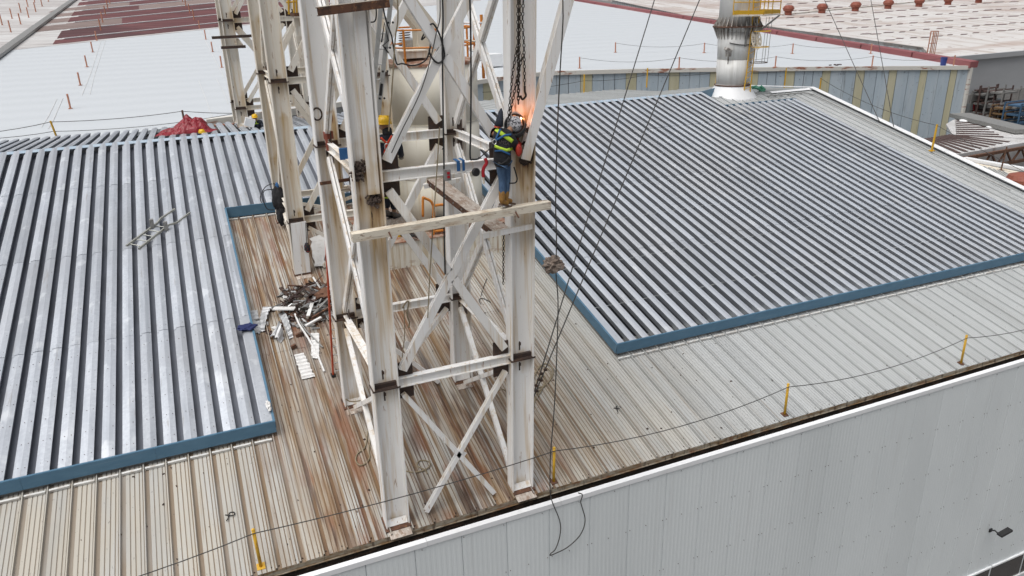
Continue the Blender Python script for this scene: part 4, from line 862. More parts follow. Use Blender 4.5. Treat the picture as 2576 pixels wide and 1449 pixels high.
b = MB(); b.lathe([(TR+.03, zt-.07), (TR+.03, zt+.02), (TR, zt+.03), (.2, zt+.16), (.01, zt+.17)], (TX, TY, 0), n); b.build('tank_top', M['platform'], tk)
for z in (5.0, 6.75): b = MB(); b.tube([(TX+math.cos(t*math.pi/24)*(TR+.004), TY+math.sin(t*math.pi/24)*(TR+.004), z) for t in range(49)], .014, 5, cap=False); b.build('weld_seam', M['tank'], tk, True)
b = MB(); b.box((TX-.75, TY-.5, zt+.27), (.95, .75, .2)); b.box((TX-.75, TY-.5, zt+.385), (1.02, .82, .03)); b.build('hatch', M['tower2'], tk, stain=lambda p: .0)
b = MB(); b.lathe([(.30, 0), (.30, .5), (.32, .5), (.32, .56), (.2, .6), (.02, .62)], (TX-.35, TY+.55, zt+.1), 16); b.build('drum', M['alu'], tk)
# guard rail on the tank
rail = thing('tank_guard_rail', 'orange tube guard rail round the top of the cream tank', 'guard rail', (TX, TY, zt))
R2 = TR-.05
for i in range(10):
    an = math.pi*2*i/10+.2; p = Vector((TX+math.cos(an)*R2, TY+math.sin(an)*R2, zt)); b = MB(); b.tube([p, p+Vector((0, 0, 1.05))], .035, 6); b.build('post', M['orange'], rail)
for z in (.5, 1.02):
    b = MB(); b.tube([(TX+math.cos(.2+math.pi*2*i/10)*R2, TY+math.sin(.2+math.pi*2*i/10)*R2, zt+z) for i in range(11)], .03, 6); b.build('rail', M['orange'], rail)
# square duct that leaves the tank top and climbs to the upper left
du = thing('square_duct', 'cream square duct elbow rising from the tank top', 'duct', (TX+.1, TY+.3, zt))
DY = TY-.1
b = MB(); b.bar(PY(1070, 140, DY), PY(1066, 72, DY), .62, .6, (0, 1, 0)); b.build('riser', M['tank'], du)
b = MB(); b.bar(PY(1080, 82, DY+.02), PY(985, -35, DY+.02), .6, .62, (0, 1, 0)); b.build('sloping_length', M['tank'], du)
lg = thing('cage_hoops', 'white and orange cage hoops standing right of the tank top', 'safety cage', (9.0, 24.6, 8.3))
for i, z in enumerate((8.6, 9.2, 9.75)):
    b = MB(); b.tube([(8.95+.38*math.cos(t*math.pi/8-1.9), 24.2+.38*math.sin(t*math.pi/8-1.9), z) for t in range(13)], .035, 6); b.build('hoop', M['white'] if i != 1 else M['worn_cream'], lg)
b = MB(); b.tube([(9.28, 24.0, 8.0), (9.28, 24.0, 10.0)], .05, 6); b.build('upright', M['orange'], lg)
# small orange frame standing on the plinth
of = thing('orange_tube_frame', 'bent orange tube frame standing on the plinth in front of the tank', 'frame', PY(1090, 610, 22.9))
def oy(x, y, Y=22.8): return PY(x, y, Y)
for nm, pts in (('tube', [oy(1064, 545), oy(1064, 502), oy(1067, 498), oy(1090, 518), oy(1090, 600)]), ('tube', [oy(1091, 603), oy(1091, 522), oy(1095, 517), oy(1122, 514)]), ('tube', [oy(1091, 582), oy(1125, 578)])):
    b = MB(); b.tube(smooth_path(pts, 4), .045, 8); b.build(nm, M['orange'], of, True)
b = MB(); b.box(oy(1112, 560)+Vector((0, .2, 0)), (.5, .3, .35)); solo(b, 'tool_box', M['blackweb'], 'dark tool box beside the orange frame on the plinth', 'box')
for i, (x, y, lab) in enumerate(((1038, 600, 'coil of black hose on the rusty plinth deck, in front of the tank'), (1020, 590, 'small coil of grey hose beside the gas bottle on the plinth deck'))):
    c = PZ(x, y, pz+.05); b = MB(); b.tube([c+Vector((math.cos(t*.5)*(.25-.03*i)*(1+.05*math.sin(t*3)), math.sin(t*.5)*.25*(1+.06*math.cos(t*2)), .004*t)) for t in range(50)], .018, 5); solo(b, 'hose_coil', M['black'] if i == 0 else M['wire'], lab, 'hose')
b = MB(); c = PZ(1003, 596, pz); b.lathe([(.12, 0), (.13, .05), (.13, .4), (.05, .5), (.04, .6)], c, 12); solo(b, 'gas_bottle', M['yellow'], 'small yellow gas bottle at the left of the plinth deck', 'bottle')
# plank walkway the second worker stands on, along the left side of the front tower
WYP = 13.62
wpz = PY(985, 549, WYP).z
b = MB(); b.bar((3.27, 13.22, wpz-.02), (3.27, 16.78, wpz-.02), .42, .035); solo(b, 'plank', M['plank_top'], 'grey worn plank under the boots of the worker in the orange harness', 'plank')
for Yb in (13.36, 16.68):
    b = MB(); b.bar((XA+.2, Yb, wpz-.075), (3.62, Yb, wpz-.075), .07, .06); b.build('plank_bracket', M['worn_cream'], T1)
# ================================================================== CHIMNEY STACK
SX, SY = 28.2, 34.55
def sx_(z): return SX+.02*(z-5.2)
ck = thing('chimney_stack', 'white steel chimney stack with flared foot on the right roof', 'chimney', (SX, SY, 5.0))
b = MB(); prof = [(5.6, .90), (7.0, .95), (8.45, 1.02)]
for (z0, r0), (z1, r1) in zip(prof[:-1], prof[1:]):
    b = MB(); b.lathe([(r0, z0+.004), (r1, z1-.004)], (sx_((z0+z1)/2), SY, 0), 40); b.build('shell', M['stack'], ck, True)
b = MB(); b.lathe([(1.04, 8.45), (1.02, 13)], (sx_(9), SY, 0), 40); b.build('upper_shell', M['stack'], ck, True)
b = MB(); b.lathe([(1.52, 4.75), (1.34, 5.02), (.93, 5.62), (.91, 5.66)], (SX, SY, 0), 40); b.build('flared_foot', M['white'], ck, True)
b = MB(); b.tube([(SX+math.cos(t*math.pi/20)*.95, SY+math.sin(t*math.pi/20)*.95, 5.64) for t in range(41)], .035, 6, cap=False); b.build('clamp_band', M['rusty'], ck)
b = MB(); b.lathe([(1.02, 8.68), (1.33, 8.68), (1.33, 8.74), (1.02, 8.74)], (sx_(8.7), SY, 0), 40); b.build('flange_ring', M['rusty'], ck)
for i in range(30):
    an = 2*math.pi*i/30; d = Vector((math.cos(an), math.sin(an), 0)); c = Vector((sx_(8.7), SY, 0)); t_ = d.cross(Vector((0, 0, 1)))*.012
    b = MB()
    for z0, z1 in ((8.06, 8.68), (8.74, 9.22)):
        zt0, zt1 = (z1, z0) if z1 == 8.68 else (z0, z1)
        a1, a2, a3 = c+d*1.0+Vector((0, 0, zt0)), c+d*1.30+Vector((0, 0, zt0)), c+d*1.03+Vector((0, 0, zt1))
        b.add([a1-t_, a2-t_, a3-t_, a1+t_, a2+t_, a3+t_], [(0, 1, 2), (5, 4, 3), (0, 3, 4, 1), (1, 4, 5, 2), (2, 5, 3, 0)])
    b.build('flange_fin', M['dirty_fin'], ck)
b = MB(); b.tube([(sx_(7.8)+math.cos(t*.16-2.6)*1.03, SY+math.sin(t*.16-2.6)*1.03, 7.9-.12*math.sin(t*.3)) for t in range(14)], .025, 5); b.build('cable', M['black'], ck)
b = MB(); c = PY(1798, 63, SY-.9); c = Vector((sx_(7.4)-.86, SY-.5, 7.35)); b.box(c, (.3, .2, .3)); b.box(c+Vector((-.12, -.08, .2)), (.35, .3, .12), Matrix.Rotation(.5, 3, 'Y')); b.box(c+Vector((.1, .05, -.3)), (.18, .1, .5)); b.build('junction_bracket', M['dirty_fin'], ck)
b = MB(); b.bar((sx_(9)-.25, SY-1.06, 9.3), (sx_(7.5)-.18, SY-.99, 7.7), .1, .08, (0, 1, 0)); b.build('strut', M['steelgrey'], ck)
# stack ladder with cage
sl_ = thing('caged_ladder', 'yellow ladder with safety cage on the white chimney stack', 'ladder', (29.2, 33.5, 5.0))
LY = 33.5
lp = [PY(1869, 250, LY), PY(1880, 167, LY), PY(1893, 48, LY), PY(1899, -30, LY)]; rp_ = [PY(1885, 247, LY), PY(1895, 157, LY), PY(1910, 44, LY), PY(1917, -30, LY)]
for pts in (lp, rp_): b = MB(); b.tube(pts, .035, 6); b.build('rail', M['yellow'], sl_)
for i in range(20):
    f = i/19; k2 = f*3; j = min(2, int(k2)); u = k2-j; b = MB(); b.tube([lp[j].lerp(lp[j+1], u), rp_[j].lerp(rp_[j+1], u)], .016, 5); b.build('rung', M['yellow'], sl_)
cc = (lp[1]+rp_[1])/2
for z in (cc.z+.1, cc.z+.9, cc.z+1.7):
    b = MB(); c0 = Vector((cc.x+(z-cc.z)*.03+.30, LY-.30, z)); b.tube([c0+Vector((math.cos(t*math.pi/9+2.3)*.47, math.sin(t*math.pi/9+2.3)*.42, 0)) for t in range(17)], .022, 5); b.build('cage_hoop', M['gusset'] if z < cc.z+.5 else M['yellow'], sl_)
for t in range(0, 17, 3):
    o = Vector((math.cos(t*math.pi/9+2.3)*.47, math.sin(t*math.pi/9+2.3)*.42, 0)); b = MB(); b.tube([Vector((cc.x+.30, LY-.30, cc.z+.1))+o, Vector((cc.x+.36, LY-.30, cc.z+2.4))+o], .015, 5); b.build('cage_bar', M['steelgrey'], sl_)
b = MB(); a = PY(1862, 233, LY); b.tube([a, PY(1874, 236, LY)], .03, 6); b.build('wall_bracket', M['orange'], sl_)
# platform
pfm = thing('chimney_platform', 'yellow railed service platform on the chimney stack', 'platform', (29.2, 33.6, 9.2))
def py_(x, y, Y): return PY(x, y, Y)
F = [PY(1844, 38, 33.3), PY(1921, 37, 33.0), PY(1962, 34, 34.2), PY(1900, 34, 34.9)]
b = MB(); b.poly(F, .07); b.build('floor', M['tower2'], pfm, stain=lambda p: .1)
for i in range(4):
    a, c = F[i], F[(i+1) % 4]; b = MB(); b.bar(a+Vector((0, 0, .12)), c+Vector((0, 0, .12)), .02, .2); b.build('toe_board', M['yellow'], pfm)
    for f in (0, .5): b = MB(); p = a.lerp(c, f); b.tube([p, p+Vector((0, 0, 1.15))], .03, 6); b.build('post', M['yellow'], pfm)
    for z in (.62, 1.12): b = MB(); b.tube([a+Vector((0, 0, z)), c+Vector((0, 0, z))], .025, 6); b.build('rail', M['yellow'], pfm)
b = MB(); b.tube([F[2]+Vector((0, 0, -.08)), PY(1912, 77, 34.3)], .05, 6); b.build('knee_brace', M['steelgrey'], pfm)
wl = thing('cable_reel', 'round pierced cream cable reel hanging behind the chimney ladder', 'reel', (29.6, 33.2, 7))
c0 = PY(1903, 99, 33.3); 
b = MB()
ring = []
for rr in (.42, .30): ring += [c0+Vector((math.cos(t*math.pi/12)*rr*.85, math.sin(t*math.pi/12)*rr*.35, math.sin(t*math.pi/12)*rr*1.25)) for t in range(24)]
b.add(ring, [(t, (t+1) % 24, 24+(t+1) % 24, 24+t) for t in range(24)]); b.build('rim', M['worn_cream'], wl)
for t in range(4): an = t*math.pi/4; b = MB(); o = Vector((math.cos(an)*.26, math.sin(an)*.1, math.sin(an)*.38)); b.bar(c0-o, c0+o, .03, .14); b.build('spoke', M['worn_cream'], wl)
for i, (x, y, mt, lab) in enumerate(((1892, 232, 'white', 'white bundled sheet lying behind the chimney ladder foot'), (1903, 226, 'green', 'green plastic bag lying right of the chimney ladder foot'))):
    if mt == 'green': M['green'] = pm('green_plastic', (.10, .33, .22), .5)
    c = PY(x, y, 35.0); b = MB()
    for j in range(14): b.box(c+Vector((random.uniform(-.35, .35), random.uniform(-.2, .2), random.uniform(-.1, .12))), (.3, .25, .12), Matrix.Rotation(random.random()*3, 3, Vector((random.random(), random.random(), 1))))
    solo(b, 'plastic_bundle', M[mt], lab, 'bundle', kind='stuff')
# ================================================================== EAVE AND FAR-EAVE POSTS, LIFELINES
eposts = [(-.15, 12.97), (6.36, 12.97), (13.15, 12.97), (19.8, 12.97)]
names = ['leftmost yellow guard post at the roof eave, near the bottom edge', 'yellow guard post at the eave just right of the front tower', 'yellow guard post at the eave, second from the right', 'rightmost yellow guard post along the front eave']
tops = []
for (x, y), lab in zip(eposts, names):
    z = zroof(y); lean = random.uniform(-.02, .03); t = thing('guard_post', lab, 'post', (x, y, z), 'yellow posts along the eave'); b = MB()
    b.tube([(x, y, z), (x+lean, y, z+.92)], .033, 8); b.build('tube', M['yellow'], t, True); b = MB(); b.box((x, y, z+.02), (.16, .16, .02), Matrix.Rotation(SLOPE, 3, 'X')); b.build('base_plate', M['rusty'] if x > 0 else M['yellow'], t); b = MB(); b.lathe([(.038, 0), (.03, .02), (.005, .03)], (x+lean, y, z+.92), 8); b.build('cap', M['yellow'], t)
    tops.append(Vector((x+lean, y-.035, z+.86)))
pts = sag(tops[0]+Vector((-6.6, 0, -.1)), tops[0], .25, 10)[:-1]
for a, c in zip(tops[:-1], tops[1:]): pts += sag(a, c, .10 if a is tops[0] else .28, 12)[:-1]
pts += sag(tops[-1], tops[-1]+Vector((6.6, 0, .05)), .3, 10); wire(pts, .011, 'thin lifeline wire strung along the yellow posts of the front eave')
fl2 = [(1469, 227), (1627, 210), (1801, 209), (1973, 218), (2060, 238)]
for i, (x, y) in enumerate(fl2):
    c = PY(x, y, [41.8, 41.8, 41.8, 41.5, 33.9][i]) ; c.z -= .25; b = MB(); h = [1.2, 1.2, 1.3, 1.5, 1.2][i]; b.tube([c, c+Vector((.02, 0, h))], .045, 6); solo(b, 'guard_post', M['yellow'], ['leftmost thin yellow post on the far eave behind the right roof', 'thin yellow post on the far eave between the guy wires', 'thin yellow post just left of the chimney on the far eave', 'thin yellow post right of the chimney ladder on the far eave', 'yellow post at the peak of the right rake'][i], 'post', 'yellow posts along the far eave')
c = PR(2344, 379, .15); b = MB(); b.tube([c, c+Vector((.05, 0, 1.25))], .05, 6); b.box(c, (.2, .2, .05)); solo(b, 'guard_post', M['yellow'], 'yellow post halfway down the white rake on the right', 'post', 'yellow posts along the far eave')
rk = [PY(2063, 196, 33.9), PR(2344, 379, .15)+Vector((.05, 0, 1.2)), PR(2344, 379, .15)+Vector((0, -14, -2.2))]
wire(sag(rk[0], rk[1], .3)+sag(rk[1], rk[2], .3)[1:], .012, 'lifeline wire down the white rake on the right')
far = [PY(1214, 232, 41.8), PY(1470, 203, 41.8), PY(1627, 188, 41.8), PY(1801, 183, 41.8), PY(1977, 178, 41.5)]
pts = []
for a, c in zip(far[:-1], far[1:]): pts += sag(a, c, .12, 6)
wire(pts, .014, 'lifeline wire along the thin yellow posts of the far eave')
c = PY(143, 346, 41.8); b = MB(); b.tube([c, c+Vector((-.1, 0, .8))], .05, 6); solo(b, 'guard_post', M['yellow'], 'brownish yellow post beyond the left roof ridge', 'post')
b = MB(); c2 = PY(467, 325, 41.8); b.tube([c2, c2+Vector((0, 0, .95))], .05, 6); solo(b, 'guard_post', M['rusty'], 'rusty post behind the red tarpaulin', 'post')
wire(sag(PY(-40, 335, 41.8), c+Vector((-.1, 0, .75)), .05, 4)+sag(c+Vector((-.1, 0, .75)), c2+Vector((0, 0, .9)), .1, 8)+sag(c2+Vector((0, 0, .9)), PY(690, 280, 41.8), .1, 8), .016, 'upper lifeline wire beyond the left roof ridge')
wire(sag(PY(-40, 350, 41.8), c+Vector((-.1, 0, .3)), .05, 4)+sag(c+Vector((-.1, 0, .3)), PY(700, 262, 41.8), .3, 14), .014, 'lower lifeline wire beyond the left roof ridge')
# grey box gutter beyond the ridge at the third tower
b = MB(); b.bar(PY(520, 308, 42.3), PY(800, 272, 42.3), .5, .35); b.bar(PY(540, 322, 41.2), PY(800, 300, 41.2), .4, .3); solo(b, 'box_gutter', M['wtrim'], 'pale box gutter behind the distant tower', 'gutter')
# floodlight low on the facade
fd = thing('floodlight', 'black floodlight on an arm low on the grey facade', 'lamp', (22.3, WY, -6.6)); a = PY(2492, 1334, WY-.02); h = PY(2512, 1343, WY-.55)
b = MB(); b.tube([a, a.lerp(h, .5)+Vector((0, 0, .06)), h], .025, 6); b.build('arm', M['black'], fd)
b = MB(); b.box(h+Vector((.22, -.05, .02)), (.50, .18, .07), Matrix.Rotation(-.14, 3, 'Y')); b.build('head', M['black'], fd)
b = MB(); b.box(a, (.12, .04, .12)); b.build('mount', M['black'], fd)
# ================================================================== CABLES, GUY WIRES, CHAINS, ROPES
anch = Vector((6.15, 15.2, zroof(15.2)+.1))
g1 = PY(1640, -20, 15.2); g2 = PY(1752, -20, 15.2)
a1 = PY(1342, 985, 13.7); a2 = PY(1338, 1005, 13.7)
_e = lambda a, b_: [a+(a-b_)*1.2, b_]
wire(_e(PY(1648, -5, 19), PY(1345, 985, 13.7)), .016, 'left one of two dark guy wires running down to the right front column', name='guy_wire', cat='cable')
wire(_e(PY(1762, -5, 19), PY(1338, 1010, 13.7)), .016, 'right one of two dark guy wires running down to the right front column', name='guy_wire', cat='cable')
b = MB()
for p0, p1, n in ((PY(1362, 940, 13.75), PY(1342, 985, 13.7), 3), (PY(1372, 930, 13.75), PY(1340, 1010, 13.7), 3)):
    for i in range(n): c = p0.lerp(p1, i/n); b.box(c, (.06, .05, .05))
solo(b, 'wire_clamps', M['gusset'], 'small clamps at the lower ends of the guy wires', 'clamp', kind='stuff')
wire(_e(PY(2072, -5, 40), PR(2212, 305, .2)), .02, 'guy wire right of the chimney reaching the roof edge, left of two', name='guy_wire', cat='cable')
wire(_e(PY(2190, -5, 40), PR(2248, 318, .2)), .02, 'guy wire right of the chimney reaching the roof edge, right of two', name='guy_wire', cat='cable')
def cable(px, Y, r, label, mt='black', name='cable', cat='cable', n=6):
    Ys = Y if isinstance(Y, list) else [Y]*len(px)
    pts = [PY(x, y, q) for (x, y), q in zip(px, Ys)]
    if px[0][1] < 0: pts = [pts[0]+Vector((0, 0, 2.5))]+pts
    wire(smooth_path(pts, n), r, label, None, name, mt, cat)
cable([(1416, -10), (1416, 60), (1406, 240), (1398, 480), (1400, 600), (1399, 690), (1404, 780), (1396, 1000), (1386, 1130), (1384, 1180), (1386, 1250), (1408, 1310), (1409, 1345), (1398, 1380), (1386, 1392), (1384, 1397), (1398, 1392), (1430, 1375), (1460, 1345), (1472, 1310), (1464, 1275), (1461, 1262), (1465, 1245), (1455, 1240)], [12.2]*10+[12.3]*14, .013, 'long dark cable hanging right of the tower and looping down the facade', 'wire')
cable([(1113, -10), (1113, 120), (1115, 300), (1117, 420), (1117, 560), (1120, 690)], YF-.10, .016, 'straight black cable hanging between the front columns')
cable([(1182, -10), (1185, 200), (1184, 330), (1183, 395), (1190, 401), (1202, 400), (1206, 396)], YF-.25, .017, 'black lifeline with a knob ending at the level beam left of the welder')
cable([(1107, -10), (1096, 90), (1062, 220), (1010, 330), (985, 385)], YF-.12, .010, 'thin dark line along the upper brace of the front tower', 'wire')
cable([(1000, -5), (994, 100), (986, 225), (978, 330)], YF-.15, .013, 'tan rope hanging beside the aluminium ladder', 'rope', 'rope', 'rope')
cable([(1106, 320), (1097, 460), (1090, 560), (1081, 700), (1076, 800)], YF-.2, .012, 'tan rope hanging in the middle of the front tower', 'rope', 'rope', 'rope')
cable([(964, 20), (972, 55), (985, 90), (990, 120), (995, 150), (1000, 162), (1012, 160), (1035, 165), (1058, 160), (1075, 145), (1083, 110), (1080, 85), (1060, 100), (1080, 60)], YF+.2, .014, 'drooping black hose with loops in the upper tower bay')
cable([(1082, 62), (1090, 60), (1100, 75), (1110, 100), (1118, 140), (1105, 158), (1090, 150), (1080, 130), (1084, 115)], YF-.1, .016, 'knotted black hose round the upper brace crossing')
cable([(941, 2), (946, 20), (946, 45), (940, 55), (926, 55)], YF-.1, .012, 'short black cable end hooked behind the top of the left column')
cable([(1293, 420), (1299, 440), (1301, 452), (1296, 460), (1281, 461)], YF-.35, .014, 'black welding lead hanging from the welder to the column')
# cable coils on the left roof by the second tower
c = PR(672, 480, .45); cable([(658, 510), (655, 495), (668, 470), (690, 462), (688, 475), (665, 480), (662, 500), (672, 525), (690, 528)], 26.6, .016, 'tangled thin black cable at the corner of the left raised roof')
b = MB(); q = []
def chain(pts, label, pitch=.06, r=.009):
    pts = [Vector(p) for p in pts]; b = MB(); k = 0
    if pts[0].z > 10.4: pts = [pts[0]+Vector((0, 0, 1.6))]+pts
    for a, c in zip(pts[:-1], pts[1:]):
        n = max(1, int((c-a).length/pitch)); d = (c-a).normalized(); s1 = d.orthogonal().normalized(); s2 = d.cross(s1)
        for i in range(n):
            o = a.lerp(c, (i+.5)/n); s = s1 if k % 2 else s2; k += 1; lk = [o+d*(math.cos(t*math.pi/4)*pitch*.62)+s*(math.sin(t*math.pi/4)*pitch*.36) for t in range(9)]
            b.tube(lk, r, 4, cap=False)
    solo(b, 'chain', M['chain'], label, 'chain', kind='stuff')
cY = YF-.22
chain([PY(1303, -10, cY), PY(1303, 120, cY), PY(1304, 262, cY)], 'heavy hoist chain hanging in front of the right column, middle strand', .065, .009)
chain([PY(1308, -10, cY-.03), PY(1307, 60, cY-.03), PY(1304, 250, cY-.03)], 'second strand of the heavy hoist chain on the right column', .065, .009)
chain([PY(1317, -10, cY), PY(1314, 60, cY), PY(1318, 110, cY), PY(1320, 215, cY)], 'hoist chain with hook at the right edge of the right column', .06, .008)
chain([PY(1301, 118, cY), PY(1290, 180, cY), PY(1278, 305, cY)], 'slanting thin chain going down behind the welder, left strand', .06, .008)
chain([PY(1316, 135, cY), PY(1300, 200, cY), PY(1281, 300, cY)], 'slanting thin chain going down behind the welder, right strand', .06, .008)
chain([PY(1267, 560, YF+.2), PY(1266, 715, YF+.2)], 'thin chain hanging beside the right column under the walkway', .055, .008)
b = MB(); c = PY(1320, 216, cY); b.tube(smooth_path([c, c+Vector((0, 0, -.1)), c+Vector((.02, 0, -.18)), c+Vector((-.05, 0, -.24)), c+Vector((-.09, 0, -.17))], 4), .02, 6); solo(b, 'hook', M['chain'], 'dark hoist hook at the end of the right chain', 'hook')
# rag knotted on the long cable
def crumple(c, r, n, sq=(1, 1, 1), seed=1, amp=.45, fr=2.2):
    bm = bmesh.new(); bmesh.ops.create_icosphere(bm, subdivisions=n, radius=1)
    for v in bm.verts:
        q = v.co*fr+Vector((seed*3.1, seed*1.7, 0)); d = 1+amp*(mnoise.noise(q)+.6*abs(mnoise.noise(q*2.3))+.35*mnoise.noise(q*5))
        v.co = Vector((v.co.x*sq[0], v.co.y*sq[1], v.co.z*sq[2]))*r*d
    mb = MB(); mb.add([Vector(c)+v.co for v in bm.verts], [[v.index for v in f.verts] for f in bm.faces]); bm.free(); return mb
b = crumple(PY(1391, 664, 12.2), .16, 4, (1.1, .8, .9), 4, .6, 2.0); solo(b, 'rag', M['rag'], 'bunched brown rag tied on the long cable right of the tower', 'rag')
# ropes on the roof
def roof_rope(px, label, r=.016, mt='rope', h=.03):
    wire(smooth_path([PR(x, y, h+.02*random.random()) for x, y in px], 6), r, label, None, 'rope', mt, 'rope')
roof_rope([(1022, 1185), (1040, 1188), (1060, 1185), (1075, 1178), (1082, 1168), (1076, 1160), (1060, 1158), (1050, 1164), (1052, 1174), (1068, 1182), (1075, 1192)], 'tan rope end coiled on the roof inside the front tower')
roof_rope([(930, 1055), (925, 1090), (918, 1125), (900, 1140), (895, 1158), (905, 1170), (920, 1165), (930, 1150), (928, 1130), (935, 1090)], 'tan rope loop on the roof left of the left front column')
roof_rope([(1340, 960), (1352, 930), (1370, 915), (1388, 925), (1390, 945), (1375, 965), (1355, 975), (1350, 960), (1365, 945), (1372, 955), (1360, 985), (1345, 1010), (1338, 1050)], 'heap of tan rope at the foot of the guy wires', .02)
roof_rope([(1345, 940), (1360, 920), (1385, 935), (1380, 960), (1350, 990), (1342, 1020)], 'second tan rope strand at the foot of the guy wires', .018)
roof_rope([(1210, 765), (1205, 755), (1212, 750), (1225, 755), (1240, 765), (1255, 785)], 'thin dark cable loop on the roof behind the tower', .012, 'wire')
roof_rope([(1225, 700), (1215, 725), (1210, 745)], 'thin dark cable tail on the roof behind the right column', .01, 'wire')
cable([(1012, 775), (1022, 760), (1028, 760), (1024, 790), (1030, 812), (1026, 825)], YB-.25, .02, 'tan rope bundle tied on the rear level beam', 'rope', 'rope', 'rope')
cable([(1016, 770), (1018, 840), (1012, 900), (1014, 950)], YB-.25, .012, 'tan rope strand hanging from the rear level beam', 'rope', 'rope', 'rope')
cable([(870, 1004), (882, 1010), (905, 1008), (920, 1002)], YB-.24, .016, 'tan rope tied round the foot of the left rear column', 'rope', 'rope', 'rope')
cable([(1240, 1000), (1250, 985), (1262, 980), (1270, 982), (1276, 992)], YF+.35, .014, 'tan rope bight hooked to the right front column', 'rope', 'rope', 'rope')
# pendant control, straps, reel on the level beam
pc = PY(1125, 440, YF-.16); t = thing('pendant_control', 'grey hoist pendant with red buttons hanging from the level beam', 'control', pc); b = MB(); b.box(pc, (.12, .08, .20)); b.build('case', M['steelgrey'], t)
for dz in (.04, -.03): b = MB(); b.box(pc+Vector((.01, -.045, dz)), (.05, .02, .045)); b.build('button', M['redweb'], t)
def strap(x0, x1, y0, y1, mt, lab):
    b = MB(); Yb = YF-.115; b.poly([PY(x0, y0, Yb), PY(x1, y0-1, Yb), PY(x1+1, y1-1, Yb), PY(x0+1, y1, Yb)], .012, (0, -1, 0)); p, q = PY(x0, y0, Yb), PY(x1, y0-1, Yb); b.poly([p, q, q+Vector((0, .22, .01)), p+Vector((0, .22, .01))], .01); solo(b, 'sling', M[mt], lab, 'sling')
strap(1149, 1157, 406, 431, 'blueweb', 'blue webbing sling round the level beam, left one'); strap(1163, 1169, 404, 430, 'blueweb', 'blue webbing sling round the level beam, right one')
b = MB(); c = PY(1221, 412, YF-.17); b.tube(smooth_path([PY(1220, 398, YF-.16), PY(1224, 410, YF-.18), PY(1216, 425, YF-.18), PY(1216, 445, YF-.18)], 5), .032, 6); solo(b, 'shock_absorber', M['redweb'], 'red lanyard shock pack hanging on the level beam beside the welder', 'lanyard')
b = MB(); b.tube([PY(1216, 446, YF-.18), PY(1217, 462, YF-.18)], .022, 6); solo(b, 'lanyard_end', M['worn_cream'], 'pale lanyard end hanging under the red shock pack', 'lanyard')
b = MB(); c = PY(1197, 433, YF-.16); b.lathe([(.07, -.035), (.08, -.02), (.08, .02), (.07, .035)], c, 14, 0, (.2, -1, .1)); solo(b, 'lifeline_reel', M['black'], 'round black retractable lifeline reel under the level beam', 'reel')
b = MB(); p, q = PX(824, 338, XA-.02), PX(836, 352, XA-.02); b.box(PY(826, 340, YB-.35), (.2, .1, .16)); b.box(PY(822, 358, YB-.42), (.05, .05, .36)); solo(b, 'pipe_clamp_cloth', pm('brick_red_cloth', (.25, .07, .045), .8), 'brick red cloth wrapped on the rusty beam of the left rear column', 'cloth')
b = MB(); b.box(PY(864, 387, 14.6), (.15, .07, .22)); solo(b, 'sling', M['blueweb'], 'blue webbing sling on the side beam between the left columns', 'sling')
# ================================================================== LADDERS
def ladder_obj(name, l0, l1, r0, r1, n, mt, rmt, label, w=.06, t=.03, up=(0, 0, 1)):
    t_ = thing(name, label, 'ladder', (l0+r0)/2)
    for a, c in ((l0, l1), (r0, r1)): b = MB(); b.bar(a, c, t, w, up); b.build('rail', M[mt], t_)
    for i in range(n): f = (i+.5)/n; b = MB(); b.tube([Vector(l0).lerp(l1, f), Vector(r0).lerp(r1, f)], .016, 6); b.build('rung', M[rmt], t_)
    return t_
# hook ladder lying on the left roof
lz = DH+.05
l0, l1 = PR(318, 619, lz), PR(395, 562, lz); r0, r1 = PR(349, 626, lz), PR(425, 566, lz)
hl = ladder_obj('roof_ladder', l0, l1, r0, r1, 5, 'ladder_grey', 'ladder_grey', 'short hooked roof ladder lying on the left galvanised roof', .07, .05)
for pts in ([(395, 562), (404, 550), (440, 526)], [(425, 566), (445, 560), (478, 535)]):
    b = MB(); q = [PR(x, y, lz) for x, y in pts]
    for a, c in zip(q[:-1], q[1:]): b.bar(a, c, .05, .06)
    b.build('hook_arm', M['ladder_grey'], hl)
for x, y in ((382, 562), (417, 568)): b = MB(); b.box(PR(x, y, lz+.12), (.12, .16, .28)); b.build('hook_block', M['steelgrey'], hl)
# aluminium extension ladder inside the tower
ly = 14.9
l0, l1, r0, r1 = PY(944, 262, ly), PY(966, -15, ly), PY(968, 262, ly), PY(990, -15, ly)
l0, l1, r0, r1 = PY(930, 330, ly), PY(961, -15, ly), PY(947, 330, ly), PY(985, -15, ly)
al = ladder_obj('extension_ladder', l0, l1, r0, r1, 9, 'alu', 'alu', 'silver aluminium extension ladder standing behind the left front column', .03, .085, (0, 1, 0))
for f in (.25, .45, .62, .8):
    for k in (0, .06): b = MB(); c = r0.lerp(r1, f)+Vector((k*1.5-.02, -.06, 0)); b.lathe([(.022, 0), (.02, .02)], c, 8, 0, (0, -1, 0)); b.build('rung_end', M['black'], al)
b = MB(); c = l0.lerp(l1, .66)+Vector((.06, -.06, 0)); b.tube([c, c+Vector((.09, 0, .35)), c+Vector((.14, 0, .02)), c+Vector((.02, 0, -.06)), c+Vector((.12, 0, -.2))], .016, 6); b.build('rung_lock', M['black'], al)
b = MB(); b.bar(r0.lerp(r1, .27)+Vector((-.01, -.05, 0)), r0.lerp(r1, .36)+Vector((-.01, -.05, 0)), .05, .01, (0, -1, 0)); b.build('label_plate', M['black'], al)
